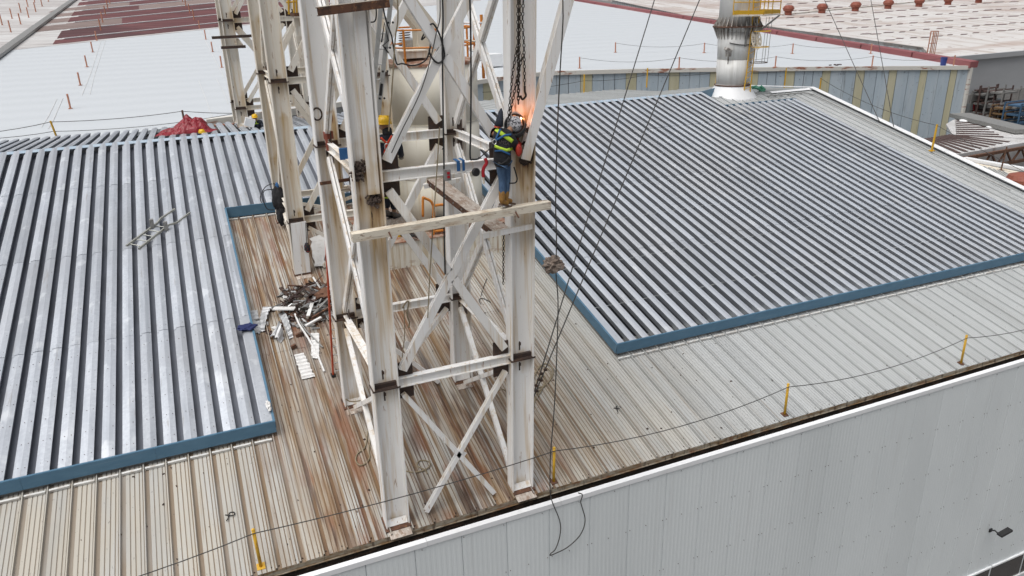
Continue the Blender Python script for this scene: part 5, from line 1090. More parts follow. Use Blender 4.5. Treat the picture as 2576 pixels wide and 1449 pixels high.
# orange-red fibreglass ladder leaning at the left rear column
ly0, ly1 = 17.95, 17.2
l0, l1 = PR(838, 945, .02), PY(817, 560, ly1); r0, r1 = PR(868, 938, .02)+Vector((.0, .0, 0)), PY(838, 560, ly1)+Vector((.05, 0, 0))
fl_ = ladder_obj('fibreglass_ladder', l0, l1, r0, r1, 17, 'redpaint', 'alu', 'tall orange red fibreglass ladder leaning at the left rear column', .075, .04, (0, 1, 0))
b = MB(); b.box(l0+Vector((0, 0, .02)), (.1, .16, .05)); b.build('foot', M['black'], fl_)
# ================================================================== RED TARPAULIN
bm = bmesh.new(); nx, ny = 60, 34; vs = []
tc = PY(468, 322, 36.6)
tb0 = zfar(36.6)+DH
for j in range(ny+1):
    for i in range(nx+1):
        u, v = i/nx*2-1, j/ny*2-1
        prof = max(0, 1-((u-.30)/.62)**2)*.62+max(0, 1-((u+.35)/.6)**2)*.22
        e = max(0, 1-abs(v)**2.2)*max(0, 1-abs(u)**5)
        q = Vector((u*2.1, v*1.6, 3)); cr_ = (abs(mnoise.noise(q*1.1))*.6+abs(mnoise.noise(q*2.4))*.35+abs(mnoise.noise(q*5.5))*.14)
        z = (prof*.8*e*(1+.4*(cr_-.4)))+.26*cr_*(.3+e)
        vs.append((tc.x+u*1.22+.12*mnoise.noise(q*2)+.10*v, 36.6+v*.75+.1*mnoise.noise(q*2+Vector((5, 0, 0))), tb0-.02+z*1.15-(v*.75)*TF))
b = MB(); b.add(vs, [(j*(nx+1)+i, j*(nx+1)+i+1, (j+1)*(nx+1)+i+1, (j+1)*(nx+1)+i) for j in range(ny) for i in range(nx)]); solo(b, 'tarpaulin', M['tarp'], 'crumpled dark red tarpaulin heaped on the left roof ridge', 'tarpaulin')
# ================================================================== SCRAP
def corr(label, px, h=.05, waves=7, mt='white', amp=.022, curl=0, name='sheet_offcut', tear=0):
    """corrugated sheet offcut over four roof points a,b,c,d (ribs across a-b)"""
    a, b_, c, d = [PR(x, y, h+e) for (x, y, *ee) in px for e in [ee[0] if ee else 0]]
    n = waves*6; mw = 6; vs = []
    for i in range(n+1):
        f = i/n
        for j in range(mw+1):
            g = j/mw; p = a.lerp(b_, g).lerp(d.lerp(c, g), f); w = amp*(1 if (i % 6) in (1, 2, 3) else -1 if (i % 6) in (4, 5) else 0)
            jag = tear*(mnoise.noise(Vector((f*9, g*3, len(label)))))*(1 if j in (0, mw) else 0)
            vs.append(p+Vector((jag, 0, w+curl*math.sin(f*math.pi)*(.5+g)+.02*mnoise.noise(Vector((f*3, g*3, len(label)))))))
    m_ = MB(); m_.add(vs, [(i*(mw+1)+j, i*(mw+1)+j+1, (i+1)*(mw+1)+j+1, (i+1)*(mw+1)+j) for i in range(n) for j in range(mw)]); solo(m_, name, M[mt], label, 'metal sheet')
M['white_off'] = pm('white_sheet_offcut', (.74, .74, .73), .5, .1, [dict(scale=(5, 5, 5), lo=.5, hi=.7, col=(.55, .53, .5), fac=.6)])
M['grey_off'] = pm('grey_sheet_offcut', (.50, .51, .52), .45, .4, [dict(scale=(5, 5, 5), lo=.5, hi=.7, col=(.36, .36, .36), fac=.7)])
corr('white corrugated offcut lying alone nearest the tower ladder foot', [(740, 893), (764, 887), (792, 947), (760, 954)], waves=7, mt='white_off', tear=.05)
corr('narrow white corrugated offcut beside the long tube on the roof', [(782, 838), (803, 838), (803, 902), (783, 900)], waves=7, mt='white_off')
corr('grey ribbed offcut by the left roof edge, left of two', [(623, 782), (647, 780), (658, 835), (634, 840)], waves=6, mt='grey_off')
corr('grey ribbed offcut by the left roof edge, right of two', [(662, 772), (685, 772), (665, 835), (648, 832)], waves=6, mt='grey_off', curl=.1)
corr('thin curled ribbed strip in front of the scrap heap', [(700, 790), (716, 785), (738, 848), (728, 852)], waves=7, mt='grey_off', curl=.12)
corr('twisted grey sheet scrap with red edge left of the thin strip', [(676, 850), (700, 832), (716, 850), (706, 862)], waves=3, mt='grey_off', curl=.25, tear=.1)
corr('large pale corrugated sheet leaning behind the second tower foot', [(778, 600), (815, 585), (822, 668), (790, 670)], h=.12, waves=1, mt='white_off', curl=.05, tear=.12)
for i, (p, q, w, h, mt, lab) in enumerate((((688, 776), (742, 776), .22, .03, 'white_off', 'flat white metal strip on top of the scrap heap'), ((775, 795), (791, 745), .10, .03, 'white_off', 'white strip standing up in the scrap heap'), ((768, 820), (808, 798), .09, .04, 'white_off', 'white angle piece at the right of the scrap heap'), ((744, 845), (762, 838), .09, .09, 'rusty', 'short dark pipe below the thin curled strip'), ((732, 875), (745, 868), .09, .09, 'rusty', 'short brown pipe offcut near the ribbed strip'), ((790, 790), (826, 752), .07, .07, 'steelgrey', 'grey pipe slanting out of the scrap heap'), ((785, 800), (835, 770), .06, .06, 'rusty', 'brown pipe slanting beside the grey pipe in the heap'), ((795, 775), (826, 722), .05, .05, 'steelgrey', 'thin grey bar leaning at the back of the heap'))):
    b = MB(); hh = .25 if i not in (3, 4) else .05; b.bar(PR(*p, hh), PR(*q, hh+.05), w, h); solo(b, 'scrap_piece', M[mt], lab, 'scrap')
b = MB(); b.tube([PR(742, 790, .2), PR(752, 815, .12), PR(775, 850, .06), PR(800, 895, .05), PR(816, 935, .05)], .03, 7); solo(b, 'bent_tube', M['white_off'], 'long bent white tube running out of the scrap heap', 'tube')
b = MB(); b.tube([PR(748, 800, .14), PR(770, 832, .08), PR(812, 874, .05)], .025, 7); solo(b, 'bent_tube', M['steelgrey'], 'shorter straight tube beside the long bent tube', 'tube')
rs = random.Random(11); b = MB(); mats = [M['rusty'], M['gusset'], M['steelgrey'], M['white_off'], M['darkbrown'], M['grey_off']]
hc = PR(785, 765)
for i in range(260):
    an = rs.uniform(0, 6.28); rr = rs.random()**.6; x = hc.x+math.cos(an)*rr*.95+rs.gauss(0, .1); y = hc.y+math.sin(an)*rr*1.05; hgt = max(0, .55*(1-rr))*rs.random(); L = rs.choice((.15, .25, .4, .6, .9))*rs.uniform(.6, 1.2)
    Rm = Matrix.Rotation(rs.uniform(0, 3.14), 3, 'Z') @ Matrix.Rotation(rs.gauss(0, .35), 3, 'Y') @ Matrix.Rotation(rs.uniform(-.8, .8), 3, 'X')
    b.box((x, y, zroof(y)+.06+hgt), (L, rs.choice((.02, .03, .05, .12)), rs.choice((.008, .015, .03, .05))), Rm, rs.choices(range(6), (4, 6, 5, 2, 5, 3))[0])
for i in range(60):
    x = hc.x-.6+rs.gauss(0, .55); y = hc.y-.7+rs.gauss(0, .35); b.box((x, y, zroof(y)+.04), (rs.uniform(.05, .3), rs.uniform(.03, .12), rs.uniform(.01, .06)), Matrix.Rotation(rs.uniform(0, 3), 3, 'Z'), rs.choices(range(6), (5, 6, 3, 2, 6, 3))[0])
solo(b, 'scrap_heap', mats, 'heap of rusty and white scrap metal on the roof left of the tower', 'scrap', kind='stuff')
b = crumple(PR(822, 742, .25), .28, 3, (1.2, .9, .7), 6, .4); solo(b, 'rusty_lump', pm('brown_sacking', (.15, .075, .045), .9), 'brown crumpled sheet on the back of the scrap heap', 'scrap')
bb = PR(767, 800); b = MB(); b.lathe([(.13, 0), (.14, .18), (.11, .2)], PR(733, 800, .05), 12, 0, (.8, .2, .3)); solo(b, 'tin_can', M['rusty'], 'rusty tin lying at the front of the scrap heap', 'can')
b = crumple(PR(622, 822, DH+.06), .17, 3, (1.4, 1.0, .35), 9, .5); solo(b, 'blue_cloth', pm('royal_blue_cloth', (.012, .02, .09), .85), 'crumpled dark blue cloth on the left roof edge', 'cloth')
b = crumple(PR(675, 1020, DH+.08), .12, 3, (.5, 1.6, .5), 3, .5); solo(b, 'white_rag', M['white_off'], 'white rag on the right corner of the left raised roof', 'rag')
for (x, y, lab) in ((575, 1300, 'bent black wire hook lying on the cream roof, lower left'), (1552, 1030, 'small black wire hook lying on the roof right of the tower')):
    c = PR(x, y, .03); b = MB(); b.tube(smooth_path([c+Vector((-.05, -.12, 0)), c+Vector((0, -.02, .01)), c+Vector((.03, .1, .02)), c+Vector((.12, .08, .02)), c+Vector((.1, -.02, .02)), c+Vector((-.06, .07, .02))], 4), .012, 5); solo(b, 'wire_hook', M['black'], lab, 'hook')
b = MB(); rs = random.Random(5)
for i in range(200):
    x = rs.uniform(-4, 14); y = rs.uniform(12.95, 22); 
    if (x < .75 or x > 9.9) and y > 16.2: continue
    L = rs.choice((.015, .02, .03, .05)); b.box((x, y, zroof(y)+.02), (L, L*rs.uniform(.3, .9), .025), Matrix.Rotation(rs.uniform(0, 3), 3, 'Z'))
tag(b.build('roof_litter', M['gusset']), 'dark specks of litter scattered over the cream roof', 'litter', kind='stuff')
# clothes hanging at the second tower and a hanging pouch
gm = thing('work_clothes', 'black jacket and trousers hanging on the second tower leg', 'clothes', PY(702, 560, 26.2))
b = crumple(PY(702, 503, 26.2), .38, 4, (.55, .4, 1.15), 2, .3, 1.6); b.build('jacket', M['cloth_black'], gm, True); b = crumple(PY(707, 540, 26.15), .32, 4, (.45, .35, 1.1), 5, .3, 1.6); b.build('trousers', M['cloth_black'], gm, True)
b = crumple(PY(697, 470, 26.2), .12, 3, (.5, .5, 1.2), 8, .3); b.build('collar', M['blueweb'], gm, True)
pg = thing('hanging_pouch', 'dark patterned pouch hanging on cords by the white cover plate', 'pouch', PY(771, 620, 22.9)); b = MB(); b.tube([PY(769, 560, 22.9), PY(771, 612, 22.9)], .012, 5); b.build('cord', M['black'], pg); b = MB(); b.tube([PY(772, 560, 22.9), PY(775, 612, 22.9)], .012, 5); b.build('cord', M['black'], pg)
b = crumple(PY(773, 623, 22.9), .12, 3, (.75, .5, 1.35), 7, .2); b.build('bag', pm('patterned_bag', (.02, .02, .025), .8, 0, [dict(scale=(16, 16, 16), lo=.58, hi=.62, col=(.4, .05, .05)), dict(scale=(13, 13, 13), lo=.62, hi=.66, col=(.35, .3, .03))]), pg, True)
jc = MB(); c = PY(628, 308, 36.0); jc.box(c, (.42, .28, .36), Matrix.Rotation(.35, 3, 'Y')); jc.lathe([(.05, 0), (.05, .1)], c+Vector((.08, 0, .18)), 8); solo(jc, 'jerry_can', M['white'], 'white plastic jerry can held by the distant kneeling worker', 'canister')
# ================================================================== PEOPLE
from mathutils.bvhtree import BVHTree
def skin(name, nodes, edges, mat, parent, sub=2):
    off = wloc(parent); keys = list(nodes); ix = {k: i for i, k in enumerate(keys)}
    me = bpy.data.meshes.new(name); me.from_pydata([Vector(nodes[k][0])-off for k in keys], [(ix[a], ix[b]) for a, b in edges], [])
    o = bpy.data.objects.new(name, me); COL.objects.link(o); o.parent = parent
    o.modifiers.new('Skin', 'SKIN').use_smooth_shade = True
    if not me.skin_vertices: 
        bm = bmesh.new(); bm.from_mesh(me); bm.verts.layers.skin.verify(); bm.to_mesh(me); bm.free()
    for i, k in enumerate(keys):
        r = nodes[k][1]; me.skin_vertices[0].data[i].radius = r if isinstance(r, tuple) else (r, r); me.skin_vertices[0].data[i].use_root = (i == 0)
    s = o.modifiers.new('Subdivision', 'SUBSURF'); s.levels = sub; s.render_levels = sub
    me.materials.append(mat); return o
def bvh_of(objs):
    dg = bpy.context.evaluated_depsgraph_get(); vs = []; fs = []
    for o in objs:
        ev = o.evaluated_get(dg); m_ = ev.to_mesh(); b0 = len(vs); mw = Matrix.Translation(wloc(o)); vs += [mw @ v.co for v in m_.vertices]; fs += [[b0+i for i in p.vertices] for p in m_.polygons]; ev.to_mesh_clear()
    return BVHTree.FromPolygons(vs, fs)
def drape(bvh, pts, hw, mat, name, parent, n=14, lift=.010, th=.006):
    """webbing laid on the surface of the clothes along a line of points"""
    q = []
    for a, b in zip(pts[:-1], pts[1:]):
        k = max(2, n//(len(pts)-1)); q += [(a[0]+(b[0]-a[0])*i/k, a[1]+(b[1]-a[1])*i/k) for i in range(k)]
    q.append(pts[-1]); rows = []
    for i, (x, y) in enumerate(q):
        x0, y0 = q[max(i-1, 0)]; x1, y1 = q[min(i+1, len(q)-1)]; dx, dy = x1-x0, y1-y0; l = math.hypot(dx, dy) or 1; nx, ny = -dy/l*hw, dx/l*hw; row = []
        for s in (-1, 0, 1):
            r = ray(x+nx*s, y+ny*s).normalized(); h = bvh.ray_cast(CAMP, r)
            if h[0] is None: row = None; break
            row.append(h[0]-r*lift)
        if row: rows.append(row)
    if len(rows) < 2: return None
    mb = MB(); vs = [p for r_ in rows for p in r_]; k = len(rows)
    mb.add(vs, [(i*3+j, i*3+j+1, (i+1)*3+j+1, (i+1)*3+j) for i in range(k-1) for j in (0, 1)])
    o = mb.build(name, mat, parent, True); sm = o.modifiers.new('Solidify', 'SOLIDIFY'); sm.thickness = th; return o
def hand(parent, wrist, d, side, mat, name='glove', s=1.0, curl=.5):
    """palm and five curled fingers, one continuous glove"""
    wrist = Vector(wrist); d = Vector(d).normalized(); u = Vector(side); u = (u-d*u.dot(d)).normalized(); nrm = d.cross(u); N = {}; E = []
    N['w'] = (wrist, .032*s); N['p'] = (wrist+d*.05*s, (.042*s, .022*s)); E.append(('w', 'p'))
    for i, (o, L) in enumerate(((-.033, .062), (-.011, .075), (.011, .072), (.033, .055))):
        b0 = wrist+d*.095*s+u*o*s; b1 = b0+(d*math.cos(curl)+nrm*math.sin(curl))*L*.5*s; b2 = b1+(d*math.cos(curl*2.2)+nrm*math.sin(curl*2.2))*L*.5*s
        N['a%d' % i] = (b0, .0115*s); N['b%d' % i] = (b1, .0105*s); N['c%d' % i] = (b2, .009*s); E += [('p', 'a%d' % i), ('a%d' % i, 'b%d' % i), ('b%d' % i, 'c%d' % i)]
    t0 = wrist+d*.045*s-u*.045*s; t1 = t0+(d*.8-u*.4+nrm*.4).normalized()*.04*s; N['t0'] = (t0, .013*s); N['t1'] = (t1, .011*s); E += [('p', 't0'), ('t0', 't1')]
    return skin(name, N, E, mat, parent, 1)
def figure(root, J, mats, legr=1.0):
    """continuous body; clothes follow it. J: joint -> point"""
    g = lambda k: Vector(J[k])
    N = {'pelvis': (g('pelvis'), (.12, .09)), 'waist': (g('waist'), (.115, .085)), 'chest': (g('chest'), (.14, .10)), 'neck': (g('neck'), .055), 'head': (g('head'), .08)}
    E = [('pelvis', 'waist'), ('waist', 'chest'), ('chest', 'neck'), ('neck', 'head')]
    for s in 'LR':
        for k, r in (('shoulder', .065), ('elbow', .044), ('wrist', .030), ('hip', .09), ('knee', .058), ('ankle', .042), ('toe', .035)):
            N[k+s] = (g(k+s), r)
        E += [('chest', 'shoulder'+s), ('shoulder'+s, 'elbow'+s), ('elbow'+s, 'wrist'+s), ('pelvis', 'hip'+s), ('hip'+s, 'knee'+s), ('knee'+s, 'ankle'+s), ('ankle'+s, 'toe'+s)]
    body = skin('body', N, E, M['skin'], root)
    JN = {'waist': (g('pelvis')-Vector((0, 0, .19)), (.175, .15)), 'mid1': (g('pelvis')-Vector((0, 0, .05)), (.185, .155)), 'mid0': (g('waist'), (.18, .15)), 'mid': (g('waist')*.5+g('chest')*.5, (.18, .145)), 'chest': (g('chest'), (.20, .15)), 'neck': (g('chest')*.25+g('neck')*.75, .085)}
    JE = [('waist', 'mid1'), ('mid1', 'mid0'), ('mid0', 'mid'), ('mid', 'chest'), ('chest', 'neck')]
    for s in 'LR':
        JN['sh'+s] = (g('shoulder'+s), .088); JN['el'+s] = (g('elbow'+s), .068); JN['wr'+s] = (g('elbow'+s)*.12+g('wrist'+s)*.88, .054); JE += [('chest', 'sh'+s), ('sh'+s, 'el'+s), ('el'+s, 'wr'+s)]
    jk = skin('jacket', JN, JE, mats['jacket'], root)
    TN = {'pelvis': (g('pelvis'), (.155, .125))}; TE = []
    for s in 'LR':
        TN['hip'+s] = (g('hip'+s)-Vector((0, 0, .05)), .105*legr); TN['kn'+s] = (g('knee'+s), .078*legr); TN['an'+s] = (g('ankle'+s)*.86+g('knee'+s)*.14, .068*legr); TE += [('pelvis', 'hip'+s), ('hip'+s, 'kn'+s), ('kn'+s, 'an'+s)]
    tr = skin('trousers', TN, TE, mats['trousers'], root)
    for s in 'LR':
        up = g('knee'+s)*mats.get('shaft', .22)+g('ankle'+s)*(1-mats.get('shaft', .22))
        skin('boot', {'a': (up, .075), 'b': (g('ankle'+s)+Vector((0, 0, .02)), .066), 'h': (g('ankle'+s)-Vector((0, 0, .035)), .058), 't': (g('toe'+s), .050)}, [('a', 'b'), ('b', 'h'), ('h', 't')], mats['boot'], root)
        if mats.get('sole'): 
            b = MB(); a, c = g('ankle'+s)-Vector((0, 0, .085)), g('toe'+s)-Vector((0, 0, .045)); b.bar(a-(c-a)*.25, c+(c-a).normalized()*.05, .10, .03); b.build('sole', mats['sole'], root)
        hand(root, g('wrist'+s), mats['hd'+s], mats['hs'+s], mats['glove'], curl=.6)
    return body, jk, tr
def hard_hat(c, parent, mat, fwd=(0, 1, 0), s=1.0, name='helmet'):
    c = Vector(c); f = Vector(fwd).normalized(); b = MB(); n = 20
    prof = [(.150, -.01), (.142, 0), (.140, .03), (.130, .075), (.105, .115), (.065, .140), (.01, .150)]
    b.lathe([(r*s, z*s) for r, z in prof], c, n); b.lathe([(.165*s, -.008*s), (.170*s, 0), (.140*s, .012*s)], c+f*.025*s, n); b.bar(c-f*.1*s+Vector((0, 0, .135*s)), c+f*.1*s+Vector((0, 0, .135*s)), .035*s, .03*s)
    return b.build(name, mat, parent, True)
def face(parent, c, fwd, mat):
    """nose, ears and jaw of a head seen from behind or the side"""
    c = Vector(c); f = Vector(fwd).normalized(); s = f.cross(Vector((0, 0, 1))).normalized(); bm = bmesh.new(); bmesh.ops.create_icosphere(bm, subdivisions=3, radius=1)
    vs = []
    for v in bm.verts:
        a, b_, z = v.co.x, v.co.y, v.co.z; k = 1-.22*max(0, -z)
        p = c+s*a*.075*k+f*(b_*.095*k)+Vector((0, 0, z*.118))
        if b_ > .75 and abs(a) < .25 and -.35 < z < .15: p += f*.022
        if abs(a) > .85 and abs(b_) < .35 and abs(z) < .35: p += s*(.014 if a > 0 else -.014)
        if b_ > .7 and abs(a) > .22 and abs(a) < .55 and .05 < z < .35: p -= f*.010
        if b_ > .7 and abs(a) < .35 and -.62 < z < -.48: p -= f*.008
        vs.append(p)
    mb = MB(); mb.add(vs, [[v.index for v in q.verts] for q in bm.faces]); bm.free(); return mb.build('head', mat, parent, True)
# ---- welder on the square tube
Wy = YF-.33
def w(x, y, dY=0): return PY(x, y, Wy+dY)
WR = thing('person', 'welder in black jacket and jeans bending over the right column, sparks glowing', 'person', w(1265, 517), None)
J = dict(pelvis=w(1264, 398), waist=w(1263, 378), chest=w(1267, 346, .03), neck=w(1283, 326, .10), head=w(1295, 314, .16), shoulderL=w(1247, 334, .02), elbowL=w(1240, 340, .22), wristL=w(1258, 308, .36), shoulderR=w(1291, 352, .03), elbowR=w(1302, 380, .10), wristR=w(1304, 352, .30),
         hipL=w(1258, 403), hipR=w(1272, 401), kneeL=w(1264, 452, .02), kneeR=w(1275, 450, .05), ankleL=w(1263, 504, -.02), ankleR=w(1272, 500, .06), toeL=w(1279, 512, .04), toeR=w(1288, 506, .12))
mw_ = dict(jacket=M['cloth_black'], trousers=M['denim'], boot=M['boot'], shaft=.62, sole=M['shoe'], glove=M['redcloth'], hdL=Vector((.05, .1, 1)), hsL=(1, 0, 0), hdR=Vector((0, .8, .6)), hsR=(1, 0, 0))
body, jk, tr = figure(WR, J, mw_)
hc_ = w(1295, 313, .16); hf = Vector((.35, .6, -.55)).normalized()
b = crumple(hc_, .150, 4, (.92, 1.0, 1.05), 3, .08, 2); b.build('hood', M['hood'], WR, True)
# welding mask: open shell in front of the face with a head band
b = MB(); n = 18; vs = []; ax = hf; sd1 = ax.cross(Vector((0, 0, 1))).normalized(); up1 = sd1.cross(ax)
for i, (rr, dd) in enumerate(((.195, .00), (.20, .06), (.18, .15), (.12, .21), (.02, .23))):
    vs += [hc_+ax*dd+(sd1*math.cos(t*2*math.pi/n)+up1*math.sin(t*2*math.pi/n)*1.12)*rr for t in range(n)]
b.add(vs, [(i*n+j, i*n+(j+1) % n, (i+1)*n+(j+1) % n, (i+1)*n+j) for i in range(4) for j in range(n)]); mk = b.build('welding_mask', M['black'], WR, True); sm = mk.modifiers.new('Solidify', 'SOLIDIFY'); sm.thickness = .014
b = MB(); b.tube([hc_+ax*.0+(sd1*math.cos(t*2*math.pi/n)+up1*math.sin(t*2*math.pi/n)*1.1)*.193 for t in range(n+1)], .014, 6, cap=False); b.build('mask_rim', M['black'], WR)
bv = bvh_of([jk, tr]); bj = bvh_of([jk])
drape(bv, [(1247, 324), (1262, 336), (1290, 356)], 5.0, M['hivis'], 'reflective_band', WR, 18, .012)
drape(bv, [(1241, 366), (1255, 372), (1275, 378), (1291, 374)], 3.6, M['hivis'], 'reflective_band', WR, 18, .012)
drape(bv, [(1263, 314), (1254, 335), (1246, 353)], 2.4, M['blueweb'], 'harness_strap', WR, 14, .022)
drape(bv, [(1291, 338), (1270, 340), (1255, 349), (1245, 355)], 2.6, M['blueweb'], 'harness_strap', WR, 16, .024)
drape(bv, [(1244, 380), (1262, 379), (1284, 389)], 2.2, M['blueweb'], 'harness_strap', WR, 12, .02)
drape(bv, [(1240, 368), (1243, 388)], 2.4, M['blueweb'], 'harness_strap', WR, 8, .02)
drape(bv, [(1287, 386), (1276, 405), (1262, 413), (1252, 410)], 2.6, M['blackweb'], 'tool_belt', WR, 14, .02)
rg_ = w(1244, 357, -.19); b = MB(); b.tube([rg_+Vector((math.cos(t*math.pi/6)*.035, 0, math.sin(t*math.pi/6)*.045)) for t in range(13)], .009, 6, cap=False); b.build('harness_ring', M['alu'], WR)
# printed letters on the back
tc_ = bpy.data.curves.new('back_print', 'FONT'); tc_.body = 'AMSA'; tc_.size = .10; tc_.extrude = .001
to = bpy.data.objects.new('tmp', tc_); COL.objects.link(to); bpy.context.view_layer.update(); dg = bpy.context.evaluated_depsgraph_get(); tm = bpy.data.meshes.new_from_object(to.evaluated_get(dg)); bpy.data.objects.remove(to)
r_ = ray(1250, 359).normalized(); h_ = bj.ray_cast(CAMP, r_)
pos_ = (h_[0] if h_[0] is not None else w(1250, 359, -.16)); axx = (w(1278, 368)-w(1250, 361)).normalized(); zz = Vector((0, -1, .12)).normalized(); yy = zz.cross(axx).normalized()
tm.materials.append(M['print']); bmt = bmesh.new(); bmt.from_mesh(tm)
wv = []
for v in bmt.verts:
    p = pos_+axx*v.co.x+yy*v.co.y; rr = (p-CAMP).normalized(); hh = bj.ray_cast(CAMP, rr); v.co = (hh[0]-rr*.006 if hh[0] is not None else p)-wloc(WR)
bmt.to_mesh(tm); bmt.free(); po = bpy.data.objects.new('back_print', tm); COL.objects.link(po); po.parent = WR
# sleeves of red leather
for s, a, c in (('L', 'elbowL', 'wristL'), ('R', 'elbowR', 'wristR')):
    A, C_ = Vector(J[a]), Vector(J[c]); skin('leather_sleeve', {'a': (A, .080), 'b': (A.lerp(C_, .5), .078), 'c': (A.lerp(C_, .8), .070)}, [('a', 'b'), ('b', 'c')], M['redcloth'], WR)
b = crumple(w(1305, 378, -.02), .10, 3, (.62, .5, 1.15), 4, .15); b.build('leather_cuff', M['redcloth'], WR, True)
b = MB(); a = w(1255, 318, .05); b.lathe([(.085, 0), (.07, .12), (.045, .26), (.012, .33)], a, 10, 0, (.25, .15, 1)); b.build('gauntlet', M['navy'], WR, True)
# lanyard from the ring to the level beam
b = MB(); b.tube(smooth_path([rg_, PY(1234, 372, Wy-.1), PY(1220, 385, Wy), PY(1205, 399, YF-.2)], 5), .011, 5); b.box(PY(1239, 366, Wy-.15), (.06, .04, .09)); solo(b, 'lanyard', M['wire'], 'dark lanyard from the welder harness ring to the level beam', 'lanyard')
# welding glow: the arc itself
arc_p = PY(1310, 298, YF-.06)
ar = thing('welding_arc', 'glowing orange welding arc above the mask of the welder', 'welding arc', arc_p); b = MB(); b.lathe([(.002, -.03), (.018, 0), (.002, .03)], arc_p+Vector((0, -.02, 0)), 8); b.build('arc', em('arc_glow', (1, .5, .22), 12), ar)
ll = bpy.data.lights.new('arc_light', 'POINT'); ll.energy = 3.2; ll.color = (1, .33, .12); ll.shadow_soft_size = .03; lo = bpy.data.objects.new('arc_light', ll); COL.objects.link(lo); lo.location = arc_p+Vector((0, -.14, .02)); lo.parent = ar; lo.location = Vector((0, -.14, .02))
# ---- worker in the orange harness behind the left front column
Vy = WYP
def v_(x, y, dY=0): return PY(x+6, y, Vy+dY)
WK = thing('person', 'worker in dark clothes, yellow helmet and orange harness behind the left column', 'person', v_(980, 549))
J = dict(pelvis=v_(972, 415), waist=v_(971, 398), chest=v_(971, 362), neck=v_(967, 336, .02), head=v_(963, 318, .05), shoulderL=v_(948, 348), elbowL=v_(944, 388, .05), wristL=v_(950, 405, .25), shoulderR=v_(994, 349), elbowR=v_(1001, 385, .08), wristR=v_(1005, 392, .30),
         hipL=v_(964, 420), hipR=v_(981, 420), kneeL=v_(966, 480, .04), kneeR=v_(985, 480, .02), ankleL=v_(967, 533), ankleR=v_(985, 537), toeL=v_(980, 540, .10), toeR=v_(1002, 541, .08))
mk_ = dict(jacket=M['navy'], trousers=M['navy'], boot=M['dustshoe'], shaft=.06, sole=M['black'], glove=M['blackweb'], hdL=Vector((.2, .8, .1)), hsL=(1, 0, 0), hdR=Vector((.1, .8, -.3)), hsR=(1, 0, 0))
body, jk, tr = figure(WK, J, mk_, 1.05); face(WK, v_(962, 317, .05), (-.75, .6, -.15), M['skin']); hd_ = skin('neck_cloth', {'a': (v_(969, 345), .11), 'b': (v_(968, 330, .02), .098), 'c': (v_(967, 318, .04), .095)}, [('a', 'b'), ('b', 'c')], M['cloth_black'], WK)
hard_hat(v_(961, 310, .04), WK, M['helmet'], (-.8, .6, 0), .95)
bv = bvh_of([jk, tr, hd_])
drape(bv, [(958, 346), (974, 362), (996, 392)], 2.6, M['orangeweb'], 'harness_strap', WK, 16, .016); drape(bv, [(986, 341), (974, 362), (964, 395)], 2.6, M['orangeweb'], 'harness_strap', WK, 16, .020)
drape(bv, [(954, 355), (978, 359), (1004, 362)], 3.0, M['silver'], 'reflective_band', WK, 14, .010)
for yy_ in (486, 497):
    for xa, xb in ((964, 979), (982, 1000)): drape(bv, [(xa, yy_-1), (xb, yy_)], 3.0, M['hivis'], 'reflective_band', WK, 6, .010)
c = v_(967, 369, -.2); b = MB(); b.tube([c+Vector((math.cos(t*math.pi/6)*.04, 0, math.sin(t*math.pi/6)*.055)) for t in range(13)], .010, 6, cap=False); b.build('harness_ring', M['alu'], WK)
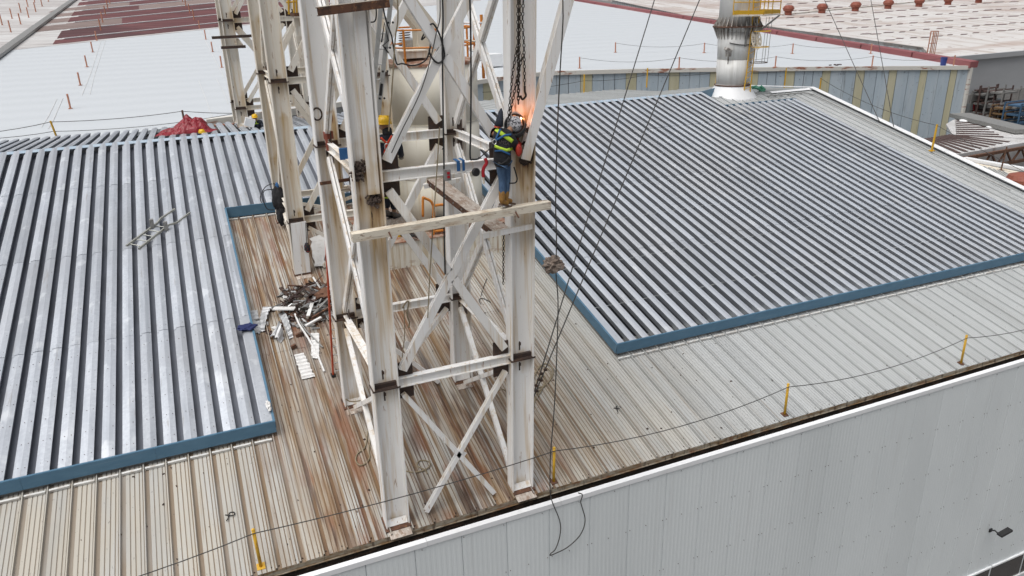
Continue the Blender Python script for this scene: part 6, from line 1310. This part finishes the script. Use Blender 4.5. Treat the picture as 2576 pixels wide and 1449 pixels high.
# ---- distant kneeling worker beyond the ridge
Ky = 36.3
def k_(x, y, dY=0): return PY(x, y, Ky+dY)
gz = zfar(Ky)+DH
KN = thing('person', 'distant kneeling worker in yellow helmet beyond the ridge beside the far tower', 'person', Vector((k_(642, 320).x, Ky, gz)))
hp = k_(640, 293); bx_, by_ = hp.x+.05, Ky
J = dict(pelvis=(bx_+.10, by_+.05, hp.z-.72), waist=(bx_+.08, by_+.04, hp.z-.58), chest=(bx_+.03, by_, hp.z-.34), neck=(bx_, by_-.02, hp.z-.15), head=(hp.x, by_-.03, hp.z-.06), shoulderL=(bx_-.17, by_, hp.z-.26), elbowL=(bx_-.25, by_-.1, hp.z-.5), wristL=(bx_-.25, by_-.3, hp.z-.55), shoulderR=(bx_+.2, by_, hp.z-.26), elbowR=(bx_+.27, by_-.08, hp.z-.5), wristR=(bx_+.12, by_-.28, hp.z-.58),
         hipL=(bx_+.02, by_+.05, hp.z-.76), hipR=(bx_+.2, by_+.05, hp.z-.76), kneeL=(bx_-.02, by_-.3, gz+.09), kneeR=(bx_+.22, by_-.3, gz+.09), ankleL=(bx_, by_+.12, gz+.09), ankleR=(bx_+.22, by_+.12, gz+.09), toeL=(bx_, by_+.24, gz+.06), toeR=(bx_+.22, by_+.24, gz+.06))
mn = dict(jacket=M['navy'], trousers=M['navy'], boot=M['shoe'], shaft=.2, sole=None, glove=M['blackweb'], hdL=Vector((.1, -1, -.2)), hsL=(1, 0, 0), hdR=Vector((-.1, -1, -.2)), hsR=(1, 0, 0))
body, jk, tr = figure(KN, J, mn); face(KN, J['head'], (-.6, -.7, -.2), M['skin']); hard_hat(Vector(J['head'])+Vector((0, 0, .03)), KN, M['helmet'], (-.6, -.7, 0)); skin('neck_cloth', {'a': (J['neck'], .1), 'b': (Vector(J['head'])-Vector((0, -.03, .04)), .09)}, [('a', 'b')], M['blueweb'], KN)
bv = bvh_of([jk]); drape(bv, [(634, 312), (650, 311)], 1.2, M['hivis'], 'reflective_band', KN, 6, .01); drape(bv, [(643, 303), (648, 316)], .9, M['hivis'], 'reflective_band', KN, 6, .01)
# helmet left beside the tarpaulin
hh_ = PY(507, 329, 35.6); hm = thing('hard_hat', 'yellow hard hat lying at the right edge of the red tarpaulin', 'helmet', hh_); hard_hat(hh_-Vector((0, 0, .08)), hm, M['helmet'], (1, 0, 0), 1.0, 'shell')
b = crumple(hh_-Vector((0, 0, .17)), .14, 3, (1.2, .8, .6), 5, .3); b.build('lining', pm('blue_lining', (.02, .03, .10), .8), hm, True)
